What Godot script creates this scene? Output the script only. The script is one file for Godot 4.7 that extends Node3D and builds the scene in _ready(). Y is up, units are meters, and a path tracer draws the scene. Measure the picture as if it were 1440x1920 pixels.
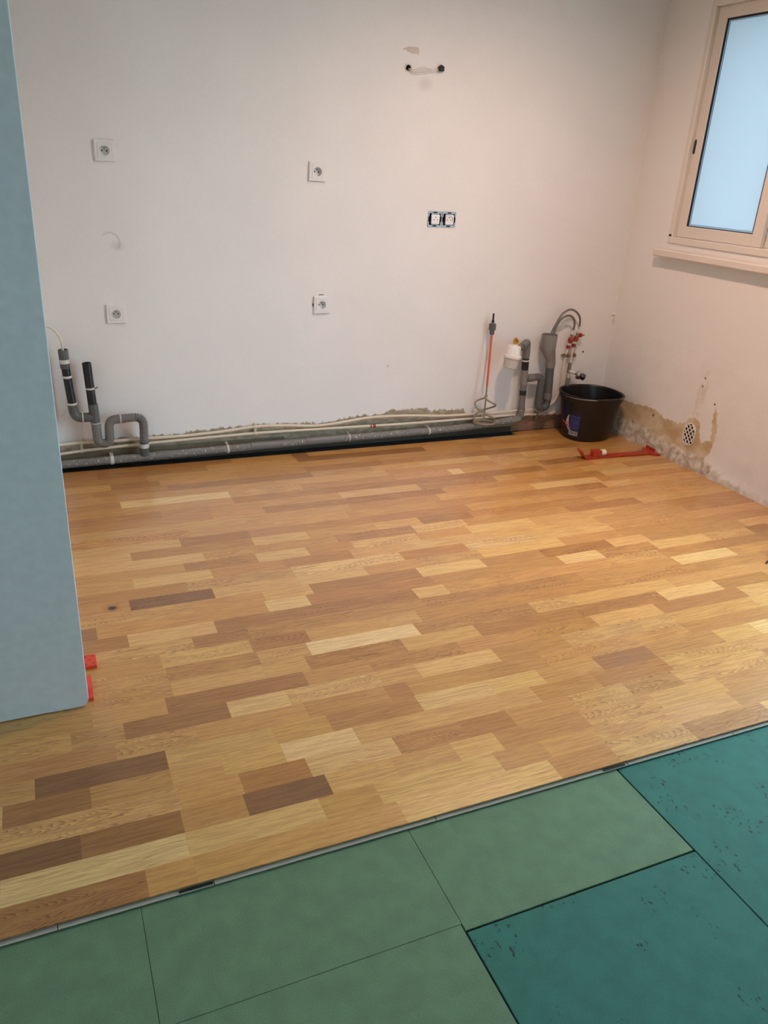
extends Node3D

# A kitchen under renovation: oak parquet half laid over green underlay boards, waste and water pipes
# along a white wall, bucket and pull bar in the corner, a sliding window on the right.
# x runs along the back wall (0 at the right wall, negative to the left), z towards the camera, y up.

const PITCH := 0.0711205      # width of one parquet strip
const FRONT := 2.5443         # front edge of the parquet
var M := {}
var counts := {}
var rng := RandomNumberGenerator.new()

func _ready() -> void:
	rng.seed = 7
	# ---- camera, sky, light, exposure
	var cam := Camera3D.new()
	cam.name = "camera"
	cam.position = Vector3(-3.10689, 1.375, 3.75129)
	cam.rotation = Vector3(-0.412275, -0.425719, 0.061479)
	cam.fov = 66.255
	cam.near = 0.05
	add_child(cam)
	var env := Environment.new()
	env.tonemap_mode = Environment.TONE_MAPPER_LINEAR
	env.tonemap_exposure = 1.0
	env.background_mode = Environment.BG_SKY
	env.ambient_light_source = Environment.AMBIENT_SOURCE_DISABLED
	env.sdfgi_enabled = true
	env.ssao_enabled = true
	env.ssil_enabled = true
	var psm := ProceduralSkyMaterial.new()
	psm.sky_top_color = Color(0.63, 0.775, 0.875)
	psm.sky_horizon_color = Color(0.715, 0.835, 0.90)
	psm.ground_horizon_color = Color(0.605, 0.713, 0.77)
	psm.ground_bottom_color = Color(0.43, 0.512, 0.55)
	psm.sky_energy_multiplier = 3.67
	psm.ground_energy_multiplier = 3.67
	var sky := Sky.new()
	sky.sky_material = psm
	env.sky = sky
	var we := WorldEnvironment.new()
	we.name = "world_environment"
	we.environment = env
	add_child(we)
	make_materials()
	ceiling_lamp(Vector3(-1.12, 2.5, 1.28), Color(1.0, 0.835, 0.755), 4.25, "small white ceiling downlight above the parquet")
	# ---- structure
	build_shell()
	build_window()
	build_parquet()
	build_underlay()
	# ---- things
	build_drain()
	build_water()
	build_sockets()
	build_bucket()
	build_mixer()
	build_pull_bar()
	build_small()

# ------------------------------------------------------------------ naming and tagging
func numbered(called: String, parent: Node) -> String:
	var key := str(parent.get_instance_id()) + called
	var n: int = counts.get(key, 0)
	counts[key] = n + 1
	return called if n == 0 else "%s_%03d" % [called, n]

func obj(called: String, st, m: Material, parent: Node = self) -> MeshInstance3D:
	var o := MeshInstance3D.new()
	o.name = numbered(called, parent)
	o.mesh = st if st is Mesh else st.commit()
	o.material_override = m
	parent.add_child(o, true)
	return o

func tag(o: Node, label: String, category: String, group := "") -> Node:
	o.set_meta("label", label)
	o.set_meta("category", category)
	if group != "":
		o.set_meta("group", group)
	return o

func thing(called: String, label: String, category: String, at := Vector3.ZERO, group := "") -> Node3D:
	var o := Node3D.new()
	o.name = numbered(called, self)
	add_child(o, true)
	o.position = at
	tag(o, label, category, group)
	return o

func struct(called: String, st, m: Material, parent: Node = self) -> MeshInstance3D:
	var o := obj(called, st, m, parent)
	o.set_meta("kind", "structure")
	return o

# ------------------------------------------------------------------ mesh helpers
func begin() -> SurfaceTool:
	var st := SurfaceTool.new()
	st.begin(Mesh.PRIMITIVE_TRIANGLES)
	return st

func vert(st: SurfaceTool, p: Vector3, n: Vector3, uv: Vector2) -> void:
	st.set_normal(n)
	st.set_uv(uv)
	st.add_vertex(p)

# one triangle whose winding follows its normals (front faces run clockwise)
func tri(st: SurfaceTool, a: Vector3, b: Vector3, c: Vector3, na: Vector3, nb: Vector3, nc: Vector3, ua := Vector2.ZERO, ub := Vector2.ZERO, uc := Vector2.ZERO) -> void:
	if (b - a).cross(c - a).dot(na + nb + nc) > 0.0:
		vert(st, a, na, ua); vert(st, c, nc, uc); vert(st, b, nb, ub)
	else:
		vert(st, a, na, ua); vert(st, b, nb, ub); vert(st, c, nc, uc)

func quad(st: SurfaceTool, a: Vector3, b: Vector3, c: Vector3, d: Vector3, n: Vector3, ua := Vector2(0, 0), ub := Vector2(1, 0), uc := Vector2(1, 1), ud := Vector2(0, 1)) -> void:
	tri(st, a, b, c, n, n, n, ua, ub, uc)
	tri(st, a, c, d, n, n, n, ua, uc, ud)

# chamfered box between two corners, optionally turned by a transform
func box(st: SurfaceTool, lo: Vector3, hi: Vector3, bev := 0.002, t := Transform3D.IDENTITY) -> void:
	var c := (lo + hi) * 0.5
	var h := (hi - lo) * 0.5
	var b: float = minf(bev, minf(h.x, minf(h.y, h.z)) * 0.9)
	var ax := [Vector3.RIGHT, Vector3.UP, Vector3.BACK]
	for i in 3:
		var j := (i + 1) % 3
		var k := (i + 2) % 3
		for s in [-1.0, 1.0]:
			var n: Vector3 = ax[i] * s
			var o: Vector3 = c + n * h[i]
			var u: Vector3 = ax[j] * (h[j] - b)
			var v: Vector3 = ax[k] * (h[k] - b)
			quad(st, t * (o - u - v), t * (o + u - v), t * (o + u + v), t * (o - u + v), t.basis * n)
			if b <= 0.0:
				continue
			for s2 in [-1.0, 1.0]:
				var m: Vector3 = ax[j] * s2
				var p: Vector3 = c + n * h[i] + m * (h[j] - b)
				var q: Vector3 = c + n * (h[i] - b) + m * h[j]
				var w: Vector3 = ax[k] * (h[k] - b)
				quad(st, t * (p - w), t * (p + w), t * (q + w), t * (q - w), (t.basis * (n + m)).normalized())
	if b > 0.0:
		for sx in [-1.0, 1.0]:
			for sy in [-1.0, 1.0]:
				for sz in [-1.0, 1.0]:
					var s := Vector3(sx, sy, sz)
					var p := c + Vector3(h.x * sx, (h.y - b) * sy, (h.z - b) * sz)
					var q := c + Vector3((h.x - b) * sx, h.y * sy, (h.z - b) * sz)
					var r := c + Vector3((h.x - b) * sx, (h.y - b) * sy, h.z * sz)
					var n := (t.basis * s).normalized()
					tri(st, t * p, t * q, t * r, n, n, n)

func one_box(lo: Vector3, hi: Vector3, bev := 0.002, t := Transform3D.IDENTITY) -> SurfaceTool:
	var st := begin()
	box(st, lo, hi, bev, t)
	return st

# smooth path through points (Catmull-Rom)
func smooth(pts: Array, per := 6) -> Array:
	var out := []
	for i in pts.size() - 1:
		var p0: Vector3 = pts[maxi(i - 1, 0)]
		var p1: Vector3 = pts[i]
		var p2: Vector3 = pts[i + 1]
		var p3: Vector3 = pts[mini(i + 2, pts.size() - 1)]
		for k in per:
			out.append(p1.cubic_interpolate(p2, p0, p3, float(k) / per))
	out.append(pts[-1])
	return out

# corner points rounded with an arc of radius r
func rounded(pts: Array, r: float, per := 6) -> Array:
	var out := [pts[0]]
	for i in range(1, pts.size() - 1):
		var a: Vector3 = pts[i - 1]
		var b: Vector3 = pts[i]
		var c: Vector3 = pts[i + 1]
		var d: float = minf(r, minf(a.distance_to(b), c.distance_to(b)) * 0.49)
		var p := b + (a - b).normalized() * d
		var q := b + (c - b).normalized() * d
		for k in per + 1:
			var t := float(k) / per
			out.append(p.lerp(b, t).lerp(b.lerp(q, t), t))
	out.append(pts[-1])
	return out

# tube along a path; radius a number or one value per point; flat caps
func tube(st: SurfaceTool, path: Array, radius, seg := 16, caps := true) -> void:
	var n := path.size()
	var rings := []
	var norms := []
	var lens := [0.0]
	var up := Vector3.ZERO
	for i in n:
		var d: Vector3 = (path[mini(i + 1, n - 1)] - path[maxi(i - 1, 0)]).normalized()
		if i == 0:
			up = d.cross(Vector3(0.31, 0.17, 0.93)).normalized()
		else:
			up = (up - d * up.dot(d)).normalized()
			lens.append(lens[-1] + path[i].distance_to(path[i - 1]))
		var side := d.cross(up)
		var r: float = radius[i] if radius is Array else radius
		var slope := 0.0
		if radius is Array and n > 8:
			var i0 := maxi(i - 1, 0)
			var i1 := mini(i + 1, n - 1)
			slope = (radius[i1] - radius[i0]) / maxf(path[i1].distance_to(path[i0]), 1e-5)
		var ring := []
		var nr := []
		for k in seg + 1:
			var a := TAU * k / seg
			var v := up * cos(a) + side * sin(a)
			ring.append(path[i] + v * r)
			nr.append(v if slope == 0.0 else (v - d * slope).normalized())
		rings.append(ring)
		norms.append(nr)
	for i in n - 1:
		for k in seg:
			var u0 := Vector2(lens[i] * 2.0, float(k) / seg)
			var u1 := Vector2(lens[i + 1] * 2.0, float(k) / seg)
			var u2 := Vector2(lens[i + 1] * 2.0, float(k + 1) / seg)
			var u3 := Vector2(lens[i] * 2.0, float(k + 1) / seg)
			tri(st, rings[i][k], rings[i + 1][k], rings[i + 1][k + 1], norms[i][k], norms[i + 1][k], norms[i + 1][k + 1], u0, u1, u2)
			tri(st, rings[i][k], rings[i + 1][k + 1], rings[i][k + 1], norms[i][k], norms[i + 1][k + 1], norms[i][k + 1], u0, u2, u3)
	if caps:
		for e in [[0, 1], [n - 1, n - 2]]:
			var d: Vector3 = (path[e[0]] - path[e[1]]).normalized()
			for k in seg:
				tri(st, path[e[0]], rings[e[0]][k], rings[e[0]][k + 1], d, d, d)

func one_tube(path: Array, radius, seg := 16, caps := true) -> SurfaceTool:
	var st := begin()
	tube(st, path, radius, seg, caps)
	return st

# solid of revolution about the axis from a point; profile = [radius, height] pairs, flat shaded across corners
func lathe(st: SurfaceTool, at: Vector3, axis: Vector3, prof: Array, seg := 24) -> void:
	var d := axis.normalized()
	var u := d.cross(Vector3(0.0, 0.3, 1.0) if absf(d.y) > 0.5 else Vector3.UP).normalized()
	var w := d.cross(u)
	for i in prof.size() - 1:
		var r0: float = prof[i][0]
		var h0: float = prof[i][1]
		var r1: float = prof[i + 1][0]
		var h1: float = prof[i + 1][1]
		var l := Vector2(r1 - r0, h1 - h0)
		if l.length() < 1e-7:
			continue
		l = l.normalized()
		for k in seg:
			var a := TAU * k / seg
			var b := TAU * (k + 1) / seg
			var va := u * cos(a) + w * sin(a)
			var vb := u * cos(b) + w * sin(b)
			var na := va * l.y - d * l.x
			var nb := vb * l.y - d * l.x
			tri(st, at + va * r0 + d * h0, at + va * r1 + d * h1, at + vb * r1 + d * h1, na, na, nb, Vector2(float(k) / seg, h0), Vector2(float(k) / seg, h1), Vector2(float(k + 1) / seg, h1))
			tri(st, at + va * r0 + d * h0, at + vb * r1 + d * h1, at + vb * r0 + d * h0, na, nb, nb, Vector2(float(k) / seg, h0), Vector2(float(k + 1) / seg, h1), Vector2(float(k + 1) / seg, h0))

func one_lathe(at: Vector3, axis: Vector3, prof: Array, seg := 24) -> SurfaceTool:
	var st := begin()
	lathe(st, at, axis, prof, seg)
	return st

# outline in a plane (u, v from o) pushed along n by depth
func prism(st: SurfaceTool, o: Vector3, u: Vector3, v: Vector3, outline: PackedVector2Array, depth: float) -> void:
	var n := u.cross(v).normalized()
	var idx := Geometry2D.triangulate_polygon(outline)
	for s in [0.0, 1.0]:
		var nn := n if s > 0.5 else -n
		for i in range(0, idx.size(), 3):
			var q := []
			for k in 3:
				var p := outline[idx[i + k]]
				q.append(o + u * p.x + v * p.y + n * depth * s)
			tri(st, q[0], q[1], q[2], nn, nn, nn)
	var cw := Geometry2D.is_polygon_clockwise(outline)
	for i in outline.size():
		var p := outline[i]
		var q := outline[(i + 1) % outline.size()]
		var e := (q - p).normalized()
		var out := Vector2(e.y, -e.x) * (-1.0 if cw else 1.0)
		var a := o + u * p.x + v * p.y
		var b := o + u * q.x + v * q.y
		quad(st, a, b, b + n * depth, a + n * depth, u * out.x + v * out.y)

# ------------------------------------------------------------------ materials and computed textures
func mat(called: String, c: Color, rough := 0.6, metal := 0.0) -> StandardMaterial3D:
	var m := StandardMaterial3D.new()
	m.resource_name = called
	m.albedo_color = c
	m.roughness = rough
	m.metallic = metal
	return m

func noise(s: int, freq: float, octaves := 3) -> FastNoiseLite:
	var n := FastNoiseLite.new()
	n.seed = s
	n.noise_type = FastNoiseLite.TYPE_SIMPLEX
	n.frequency = freq
	n.fractal_octaves = octaves
	return n

func texture(w: int, h: int, data: PackedByteArray) -> ImageTexture:
	return ImageTexture.create_from_image(Image.create_from_data(w, h, false, Image.FORMAT_RGB8, data))

# oak grain along u for one strip: kind p plain, s streaky, c cathedral, k with a knot
func grain(kind: String, s: int) -> ImageTexture:
	var w := 1280
	var h := 100
	var data := PackedByteArray()
	data.resize(w * h * 3)
	var broad := noise(s, 1.0, 2)
	var fine := noise(s + 1, 1.0, 2)
	var warp := noise(s + 2, 1.0, 2)
	var v0 := 0.35 + 0.3 * fmod(s * 0.37, 1.0)
	for y in h:
		var v := float(y) / h
		for x in w:
			var u := float(x) / w
			var dark := 0.0
			# pores: short fine dashes
			var pore := fine.get_noise_2d(u * 16.0, v * 34.0)
			dark += clampf(pore - 0.15, 0.0, 0.5) * 0.22
			var wv := warp.get_noise_2d(u * 3.2, v * 2.0)
			if kind == "s":
				var ph := (v + 0.09 * wv + 0.05 * sin(u * 5.0 + s)) * 11.0
				var ring := pow(0.5 + 0.5 * sin(TAU * ph), 3.0)
				dark += 0.17 * ring * clampf(0.45 + 0.9 * broad.get_noise_2d(u * 5.0, v * 5.0 + 40.0) + 0.3 * fine.get_noise_2d(u * 9.0, v * 20.0), 0.0, 1.2)
			elif kind == "c" or kind == "k":
				var cen := u * 3.4 + 0.35 * sin(u * 9.0 + s) + 0.25 * wv
				var dv := (v - v0 - 0.10 * sin(u * 6.0 + s * 2.0)) * 2.1
				var r := sqrt(dv * dv + 0.015) + cen
				if kind == "k":
					var kd := Vector2((u - 0.5) * 12.0, (v - 0.5) * 1.1).length()
					r = v * 2.0 + 0.25 * exp(-kd * kd * 9.0) * signf(v - 0.5) + 0.12 * wv
				var ph2 := r * 6.5 + 0.22 * fine.get_noise_2d(u * 9.0 + 9.0, v * 6.0) + 0.06 * fine.get_noise_2d(u * 40.0, v * 20.0)
				var saw := ph2 - floorf(ph2)
				var ring2 := pow(saw, 2.6) * smoothstep(1.0, 0.90, saw)
				dark += 0.48 * ring2 * (0.85 + 0.35 * fine.get_noise_2d(u * 12.0 + 70.0, v * 14.0)) * clampf(0.75 + broad.get_noise_2d(u * 4.0, v * 1.5 + 30.0), 0.15, 1.0)
				if kind == "k":
					var kk := Vector2((u - 0.5) * 62.0, (v - 0.5) * 5.2).length()
					dark += 0.75 * clampf(1.25 - kk, 0.0, 1.0) + 0.18 * clampf(1.0 - kk * 0.35, 0.0, 1.0)
			var g := 0.965 + 0.09 * broad.get_noise_2d(u * 4.0, v * 6.0)
			g = clampf(g * (1.0 - dark), 0.0, 1.0)
			var i := (y * w + x) * 3
			# darker grain is also redder
			data[i] = int(255.0 * clampf(pow(g, 0.74), 0.0, 1.0))
			data[i + 1] = int(255.0 * g)
			data[i + 2] = int(255.0 * clampf(pow(g, 1.12), 0.0, 1.0))
	return texture(w, h, data)

func put(data: PackedByteArray, i: int, c: Color) -> void:
	data[i] = int(255.0 * clampf(c.r, 0.0, 1.0))
	data[i + 1] = int(255.0 * clampf(c.g, 0.0, 1.0))
	data[i + 2] = int(255.0 * clampf(c.b, 0.0, 1.0))

# height at which the paint of the back wall ends, along x
func paint_edge(x: float) -> float:
	var xs := [-3.2, -2.53, -2.32, -2.05, -1.78, -1.64, -1.57, -1.45, -1.42, -1.30, -1.185, -1.172, -0.955, -0.94, -0.84, -0.62, 0.1]
	var ys := [0.115, 0.130, 0.143, 0.147, 0.130, 0.153, 0.160, 0.157, 0.179, 0.177, 0.181, 0.157, 0.157, 0.130, 0.110, 0.088, 0.085]
	for i in xs.size() - 1:
		if x <= xs[i + 1]:
			return lerpf(ys[i], ys[i + 1], clampf((x - xs[i]) / (xs[i + 1] - xs[i]), 0.0, 1.0))
	return 0.085

func blot(p: Vector2, c: Vector2, r: Vector2) -> float:
	return clampf(1.3 - ((p - c) / r).length(), 0.0, 1.0)

# painted back wall: 3.6 m by 2.5 m, white paint over bare plaster at the foot, scars, drill holes and painted shade under the pipe
func wall_back_texture() -> ImageTexture:
	var w := 1536
	var h := 1067
	var data := PackedByteArray()
	data.resize(w * h * 3)
	var big := noise(31, 1.0, 3)
	var small := noise(32, 1.0, 3)
	var paint := Color(0.905, 0.885, 0.865)
	var scar := PackedVector2Array([Vector2(-1.450, 1.876), Vector2(-1.428, 1.884), Vector2(-1.380, 1.887), Vector2(-1.371, 1.876), Vector2(-1.375, 1.858), Vector2(-1.418, 1.866)])
	for py in h:
		var y := 2.5 * (1.0 - (py + 0.5) / h)
		for px in w:
			var x := -3.6 + 3.6 * (px + 0.5) / w
			var c := paint * (1.0 + 0.010 * big.get_noise_2d(x * 2.0, y * 2.0) + 0.006 * small.get_noise_2d(x * 40.0, y * 40.0))
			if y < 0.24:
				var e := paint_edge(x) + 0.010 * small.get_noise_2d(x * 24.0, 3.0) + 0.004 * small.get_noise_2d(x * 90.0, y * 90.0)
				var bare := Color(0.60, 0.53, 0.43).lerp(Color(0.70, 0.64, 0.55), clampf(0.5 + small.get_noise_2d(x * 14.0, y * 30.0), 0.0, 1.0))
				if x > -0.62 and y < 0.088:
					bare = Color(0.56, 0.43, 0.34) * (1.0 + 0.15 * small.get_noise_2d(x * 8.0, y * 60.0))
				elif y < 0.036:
					bare = bare.lerp(Color(0.20, 0.20, 0.16), 0.85)  # near-black band paints the shade of the gap under the waste pipe
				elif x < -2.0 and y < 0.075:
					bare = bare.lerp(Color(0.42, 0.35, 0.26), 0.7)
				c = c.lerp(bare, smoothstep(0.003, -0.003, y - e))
			if y > 1.7 and x > -1.6 and x < -1.1:
				var p := Vector2(x, y)
				var d := in_shape(p + Vector2(small.get_noise_2d(x * 70.0, y * 70.0), small.get_noise_2d(x * 70.0 + 9.0, y * 70.0)) * 0.004, scar)
				c = c.lerp(Color(0.80, 0.75, 0.70), smoothstep(0.002, -0.002, d))
				c = c.lerp(Color(0.60, 0.53, 0.47), 0.8 * clampf(1.0 - absf(d) / 0.003, 0.0, 1.0) * smoothstep(-0.006, 0.006, small.get_noise_2d(x * 40.0, y * 40.0) * 0.02 + (p.y - 1.874) * 0.5 - (p.x + 1.41) * 0.15))
				c = c.lerp(Color(0.80, 0.77, 0.76), 0.5 * blot(p, Vector2(-1.33, 1.745), Vector2(0.035, 0.03)))
			elif y > 0.95 and y < 1.12 and x > -2.9 and x < -2.65:
				var d := Vector2(x + 2.785, y - 1.015)
				var ringed := clampf(1.0 - absf(d.length() - 0.040) / 0.006, 0.0, 1.0) * smoothstep(-0.02, 0.03, d.y + d.x)
				c = c.lerp(Color(0.74, 0.70, 0.66), 0.55 * ringed + 0.35 * blot(Vector2(x, y), Vector2(-2.755, 1.0), Vector2(0.03, 0.02)))
			# plugged hole, a scratch and a chipped corner
			if y > 0.38 and y < 0.72:
				var p := Vector2(x, y)
				c = c.lerp(Color(0.28, 0.20, 0.16), clampf(blot(p, Vector2(-0.190, 0.456), Vector2(0.0055, 0.0055)) * 2.0, 0.0, 1.0))
				c = c.lerp(Color(0.76, 0.71, 0.67), 0.6 * blot(p, Vector2(-1.436, 0.421), Vector2(0.010, 0.008)))
				c = c.lerp(Color(0.62, 0.53, 0.43), 0.8 * blot(p, Vector2(-0.014, 0.664), Vector2(0.013, 0.007)))
				c = c.lerp(Color(0.97, 0.95, 0.92), 0.8 * blot(p, Vector2(-0.012, 0.676), Vector2(0.016, 0.010)))
				c = c.lerp(Color(0.74, 0.66, 0.57), 0.6 * blot(p, Vector2(-0.008, 0.630), Vector2(0.008, 0.022)))
			var i := (py * w + px) * 3
			put(data, i, c)
	return texture(w, h, data)

func in_shape(p: Vector2, shape: PackedVector2Array) -> float:
	# signed distance, negative inside
	var best := 9.0
	for i in shape.size():
		var q := Geometry2D.get_closest_point_to_segment(p, shape[i], shape[(i + 1) % shape.size()])
		best = minf(best, p.distance_to(q))
	return -best if Geometry2D.is_point_in_polygon(p, shape) else best

# lower part of the right wall, 1.8 m (z) by 0.6 m (y): paint, bare tan plaster, rough grey foot
func wall_right_texture() -> ImageTexture:
	var w := 1080
	var h := 360
	var data := PackedByteArray()
	data.resize(w * h * 3)
	var small := noise(41, 1.0, 4)
	var fine := noise(42, 1.0, 3)
	var bare := PackedVector2Array([Vector2(-0.05, 0.19), Vector2(0.118, 0.209), Vector2(0.209, 0.216), Vector2(0.327, 0.219), Vector2(0.445, 0.234), Vector2(0.53, 0.221), Vector2(0.55, 0.20), Vector2(0.595, 0.211), Vector2(0.664, 0.211), Vector2(0.709, 0.228), Vector2(0.732, 0.262), Vector2(0.766, 0.272), Vector2(0.80, 0.262), Vector2(0.815, 0.22), Vector2(0.84, 0.16), Vector2(0.90, 0.19), Vector2(0.885, 0.27), Vector2(0.880, 0.365), Vector2(0.905, 0.335), Vector2(0.924, 0.26), Vector2(0.926, 0.197), Vector2(0.914, 0.133), Vector2(0.890, 0.082), Vector2(0.80, 0.02), Vector2(0.60, -0.05), Vector2(-0.05, -0.05)])
	var strip := PackedVector2Array([Vector2(0.738, 0.25), Vector2(0.746, 0.46), Vector2(0.766, 0.521), Vector2(0.80, 0.535), Vector2(0.812, 0.486), Vector2(0.80, 0.30), Vector2(0.79, 0.25)])
	var rough := PackedVector2Array([Vector2(-0.05, 0.15), Vector2(0.05, 0.14), Vector2(0.146, 0.112), Vector2(0.292, 0.105), Vector2(0.434, 0.112), Vector2(0.536, 0.082), Vector2(0.631, 0.088), Vector2(0.733, 0.09), Vector2(0.80, 0.093), Vector2(0.882, 0.085), Vector2(0.94, 0.062), Vector2(1.03, 0.04), Vector2(1.20, 0.025), Vector2(1.9, 0.015), Vector2(1.9, -0.1), Vector2(-0.05, -0.1)])
	var paint := Color(0.905, 0.875, 0.845)
	for py in h:
		var y := 0.6 * (1.0 - (py + 0.5) / h)
		for px in w:
			var z := 1.8 * (px + 0.5) / w
			var p := Vector2(z, y) + Vector2(small.get_noise_2d(z * 22.0, y * 22.0), small.get_noise_2d(z * 22.0 + 50.0, y * 22.0)) * 0.008
			var c := paint * (1.0 + 0.015 * small.get_noise_2d(z * 5.0, y * 5.0) + 0.012 * fine.get_noise_2d(z * 60.0, y * 60.0))
			if z < 1.0 and y < 0.56:
				c = c.lerp(Color(0.80, 0.72, 0.62), 0.45 * smoothstep(0.004, -0.012, in_shape(p, strip)) * clampf(0.5 + small.get_noise_2d(z * 9.0, y * 9.0), 0.0, 1.0))
				if y < 0.40:
					var d := in_shape(p, bare)
					var tan_plaster := Color(0.755, 0.645, 0.49).lerp(Color(0.83, 0.755, 0.63), clampf(0.45 + 1.1 * small.get_noise_2d(z * 6.0, y * 8.0), 0.0, 1.0))
					c = c.lerp(tan_plaster, smoothstep(0.002, -0.004, d))
			if y < 0.17:
				var r := in_shape(p, rough)
				var grey := Color(0.72, 0.655, 0.57).lerp(Color(0.86, 0.82, 0.76), clampf(0.5 + 1.2 * small.get_noise_2d(z * 18.0, y * 18.0), 0.0, 1.0))
				if z > 0.95:
					grey = grey.lerp(paint, 0.55)
				c = c.lerp(grey, smoothstep(0.012, -0.012, r))
			for hole in [Vector2(0.777, 0.483), Vector2(0.773, 0.44), Vector2(0.878, 0.378), Vector2(0.31, 0.112), Vector2(0.463, 0.196)]:
				if p.distance_to(hole) < 0.012:
					c = c.lerp(Color(0.25, 0.21, 0.17), clampf(1.6 - p.distance_to(hole) / 0.004, 0.0, 1.0))
			put(data, (py * w + px) * 3, c)
	return texture(w, h, data)

# pressed wood fibre with fine flecks; scuffed boards carry dark rubs
func board_texture(s: int, scuffed: bool) -> ImageTexture:
	var n := 512
	var data := PackedByteArray()
	data.resize(n * n * 3)
	var a := noise(s, 1.0, 4)
	var b := noise(s + 1, 1.0, 2)
	for y in n:
		for x in n:
			var u := float(x) / n
			var v := float(y) / n
			var g := 0.93 + 0.05 * a.get_noise_2d(u * 7.0, v * 7.0) + 0.07 * b.get_noise_2d(u * 150.0, v * 150.0)
			if scuffed:
				var rub := a.get_noise_2d(u * 30.0 + 80.0, v * 22.0)
				var where := b.get_noise_2d(u * 3.0, v * 3.0 + 60.0)
				g *= 1.0 - 0.45 * smoothstep(0.42, 0.62, rub) * smoothstep(0.30, 0.60, where)
			put(data, (y * n + x) * 3, Color(g, g, g))
	return texture(n, n, data)

# old grey plastic with dust and spatters of white paint
func spatter_texture() -> ImageTexture:
	var w := 1024
	var h := 64
	var data := PackedByteArray()
	data.resize(w * h * 3)
	var a := noise(61, 1.0, 3)
	var b := noise(62, 1.0, 2)
	for y in h:
		for x in w:
			var u := float(x) / w
			var v := float(y) / h
			var c := Color(0.47, 0.46, 0.435) * (0.97 + 0.16 * a.get_noise_2d(u * 40.0, v * 8.0))
			var white := smoothstep(0.70, 0.76, b.get_noise_2d(u * 24.0, v * 4.5))
			c = c.lerp(Color(0.86, 0.85, 0.82), white * 0.9)
			put(data, (y * w + x) * 3, c)
	return texture(w, h, data)

# printed sleeve of the bucket: navy ground, red and white picture, blue text panel, bar code
func label_texture() -> ImageTexture:
	var im := Image.create(256, 320, false, Image.FORMAT_RGB8)
	im.fill(Color(0.07, 0.07, 0.15))
	im.fill_rect(Rect2i(0, 0, 110, 120), Color(0.12, 0.10, 0.30))
	im.fill_rect(Rect2i(0, 60, 22, 230), Color(0.42, 0.13, 0.24))
	im.fill_rect(Rect2i(0, 130, 14, 60), Color(0.35, 0.12, 0.28))
	for y in range(70, 250):
		var t := (y - 70) / 180.0
		im.fill_rect(Rect2i(int(140 - 46 * t * (1.0 - t) * 2.0), y, int(10 + 22 * minf(t * 2.0, 1.0)), 1), Color(0.80, 0.76, 0.70) if t < 0.45 else Color(0.62, 0.58, 0.55))
	for k in 46:
		im.fill_rect(Rect2i(58 + k * 2, 150 + k, 8, 16), Color(0.74, 0.11, 0.12))
		im.fill_rect(Rect2i(54 + k * 2, 146 + k, 6, 5), Color(0.75, 0.72, 0.72))
	for k in 30:
		im.fill_rect(Rect2i(60 + k * 2, 232 - k, 4, 5), Color(0.55, 0.30, 0.26))
	im.fill_rect(Rect2i(160, 60, 90, 180), Color(0.13, 0.18, 0.42))
	var r := RandomNumberGenerator.new()
	r.seed = 5
	for row in 9:
		var x := 166
		while x < 240:
			var l := r.randi_range(4, 14)
			if r.randf() < 0.62:
				im.fill_rect(Rect2i(x, 72 + row * 17, l, 3), Color(0.46, 0.50, 0.62))
			x += l + 4
	im.fill_rect(Rect2i(150, 250, 92, 58), Color(0.66, 0.64, 0.62))
	var bx := 157
	while bx < 234:
		var l := r.randi_range(1, 4)
		im.fill_rect(Rect2i(bx, 256, l, 40), Color(0.12, 0.12, 0.14))
		bx += l + r.randi_range(2, 4)
	return ImageTexture.create_from_image(im)

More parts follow.
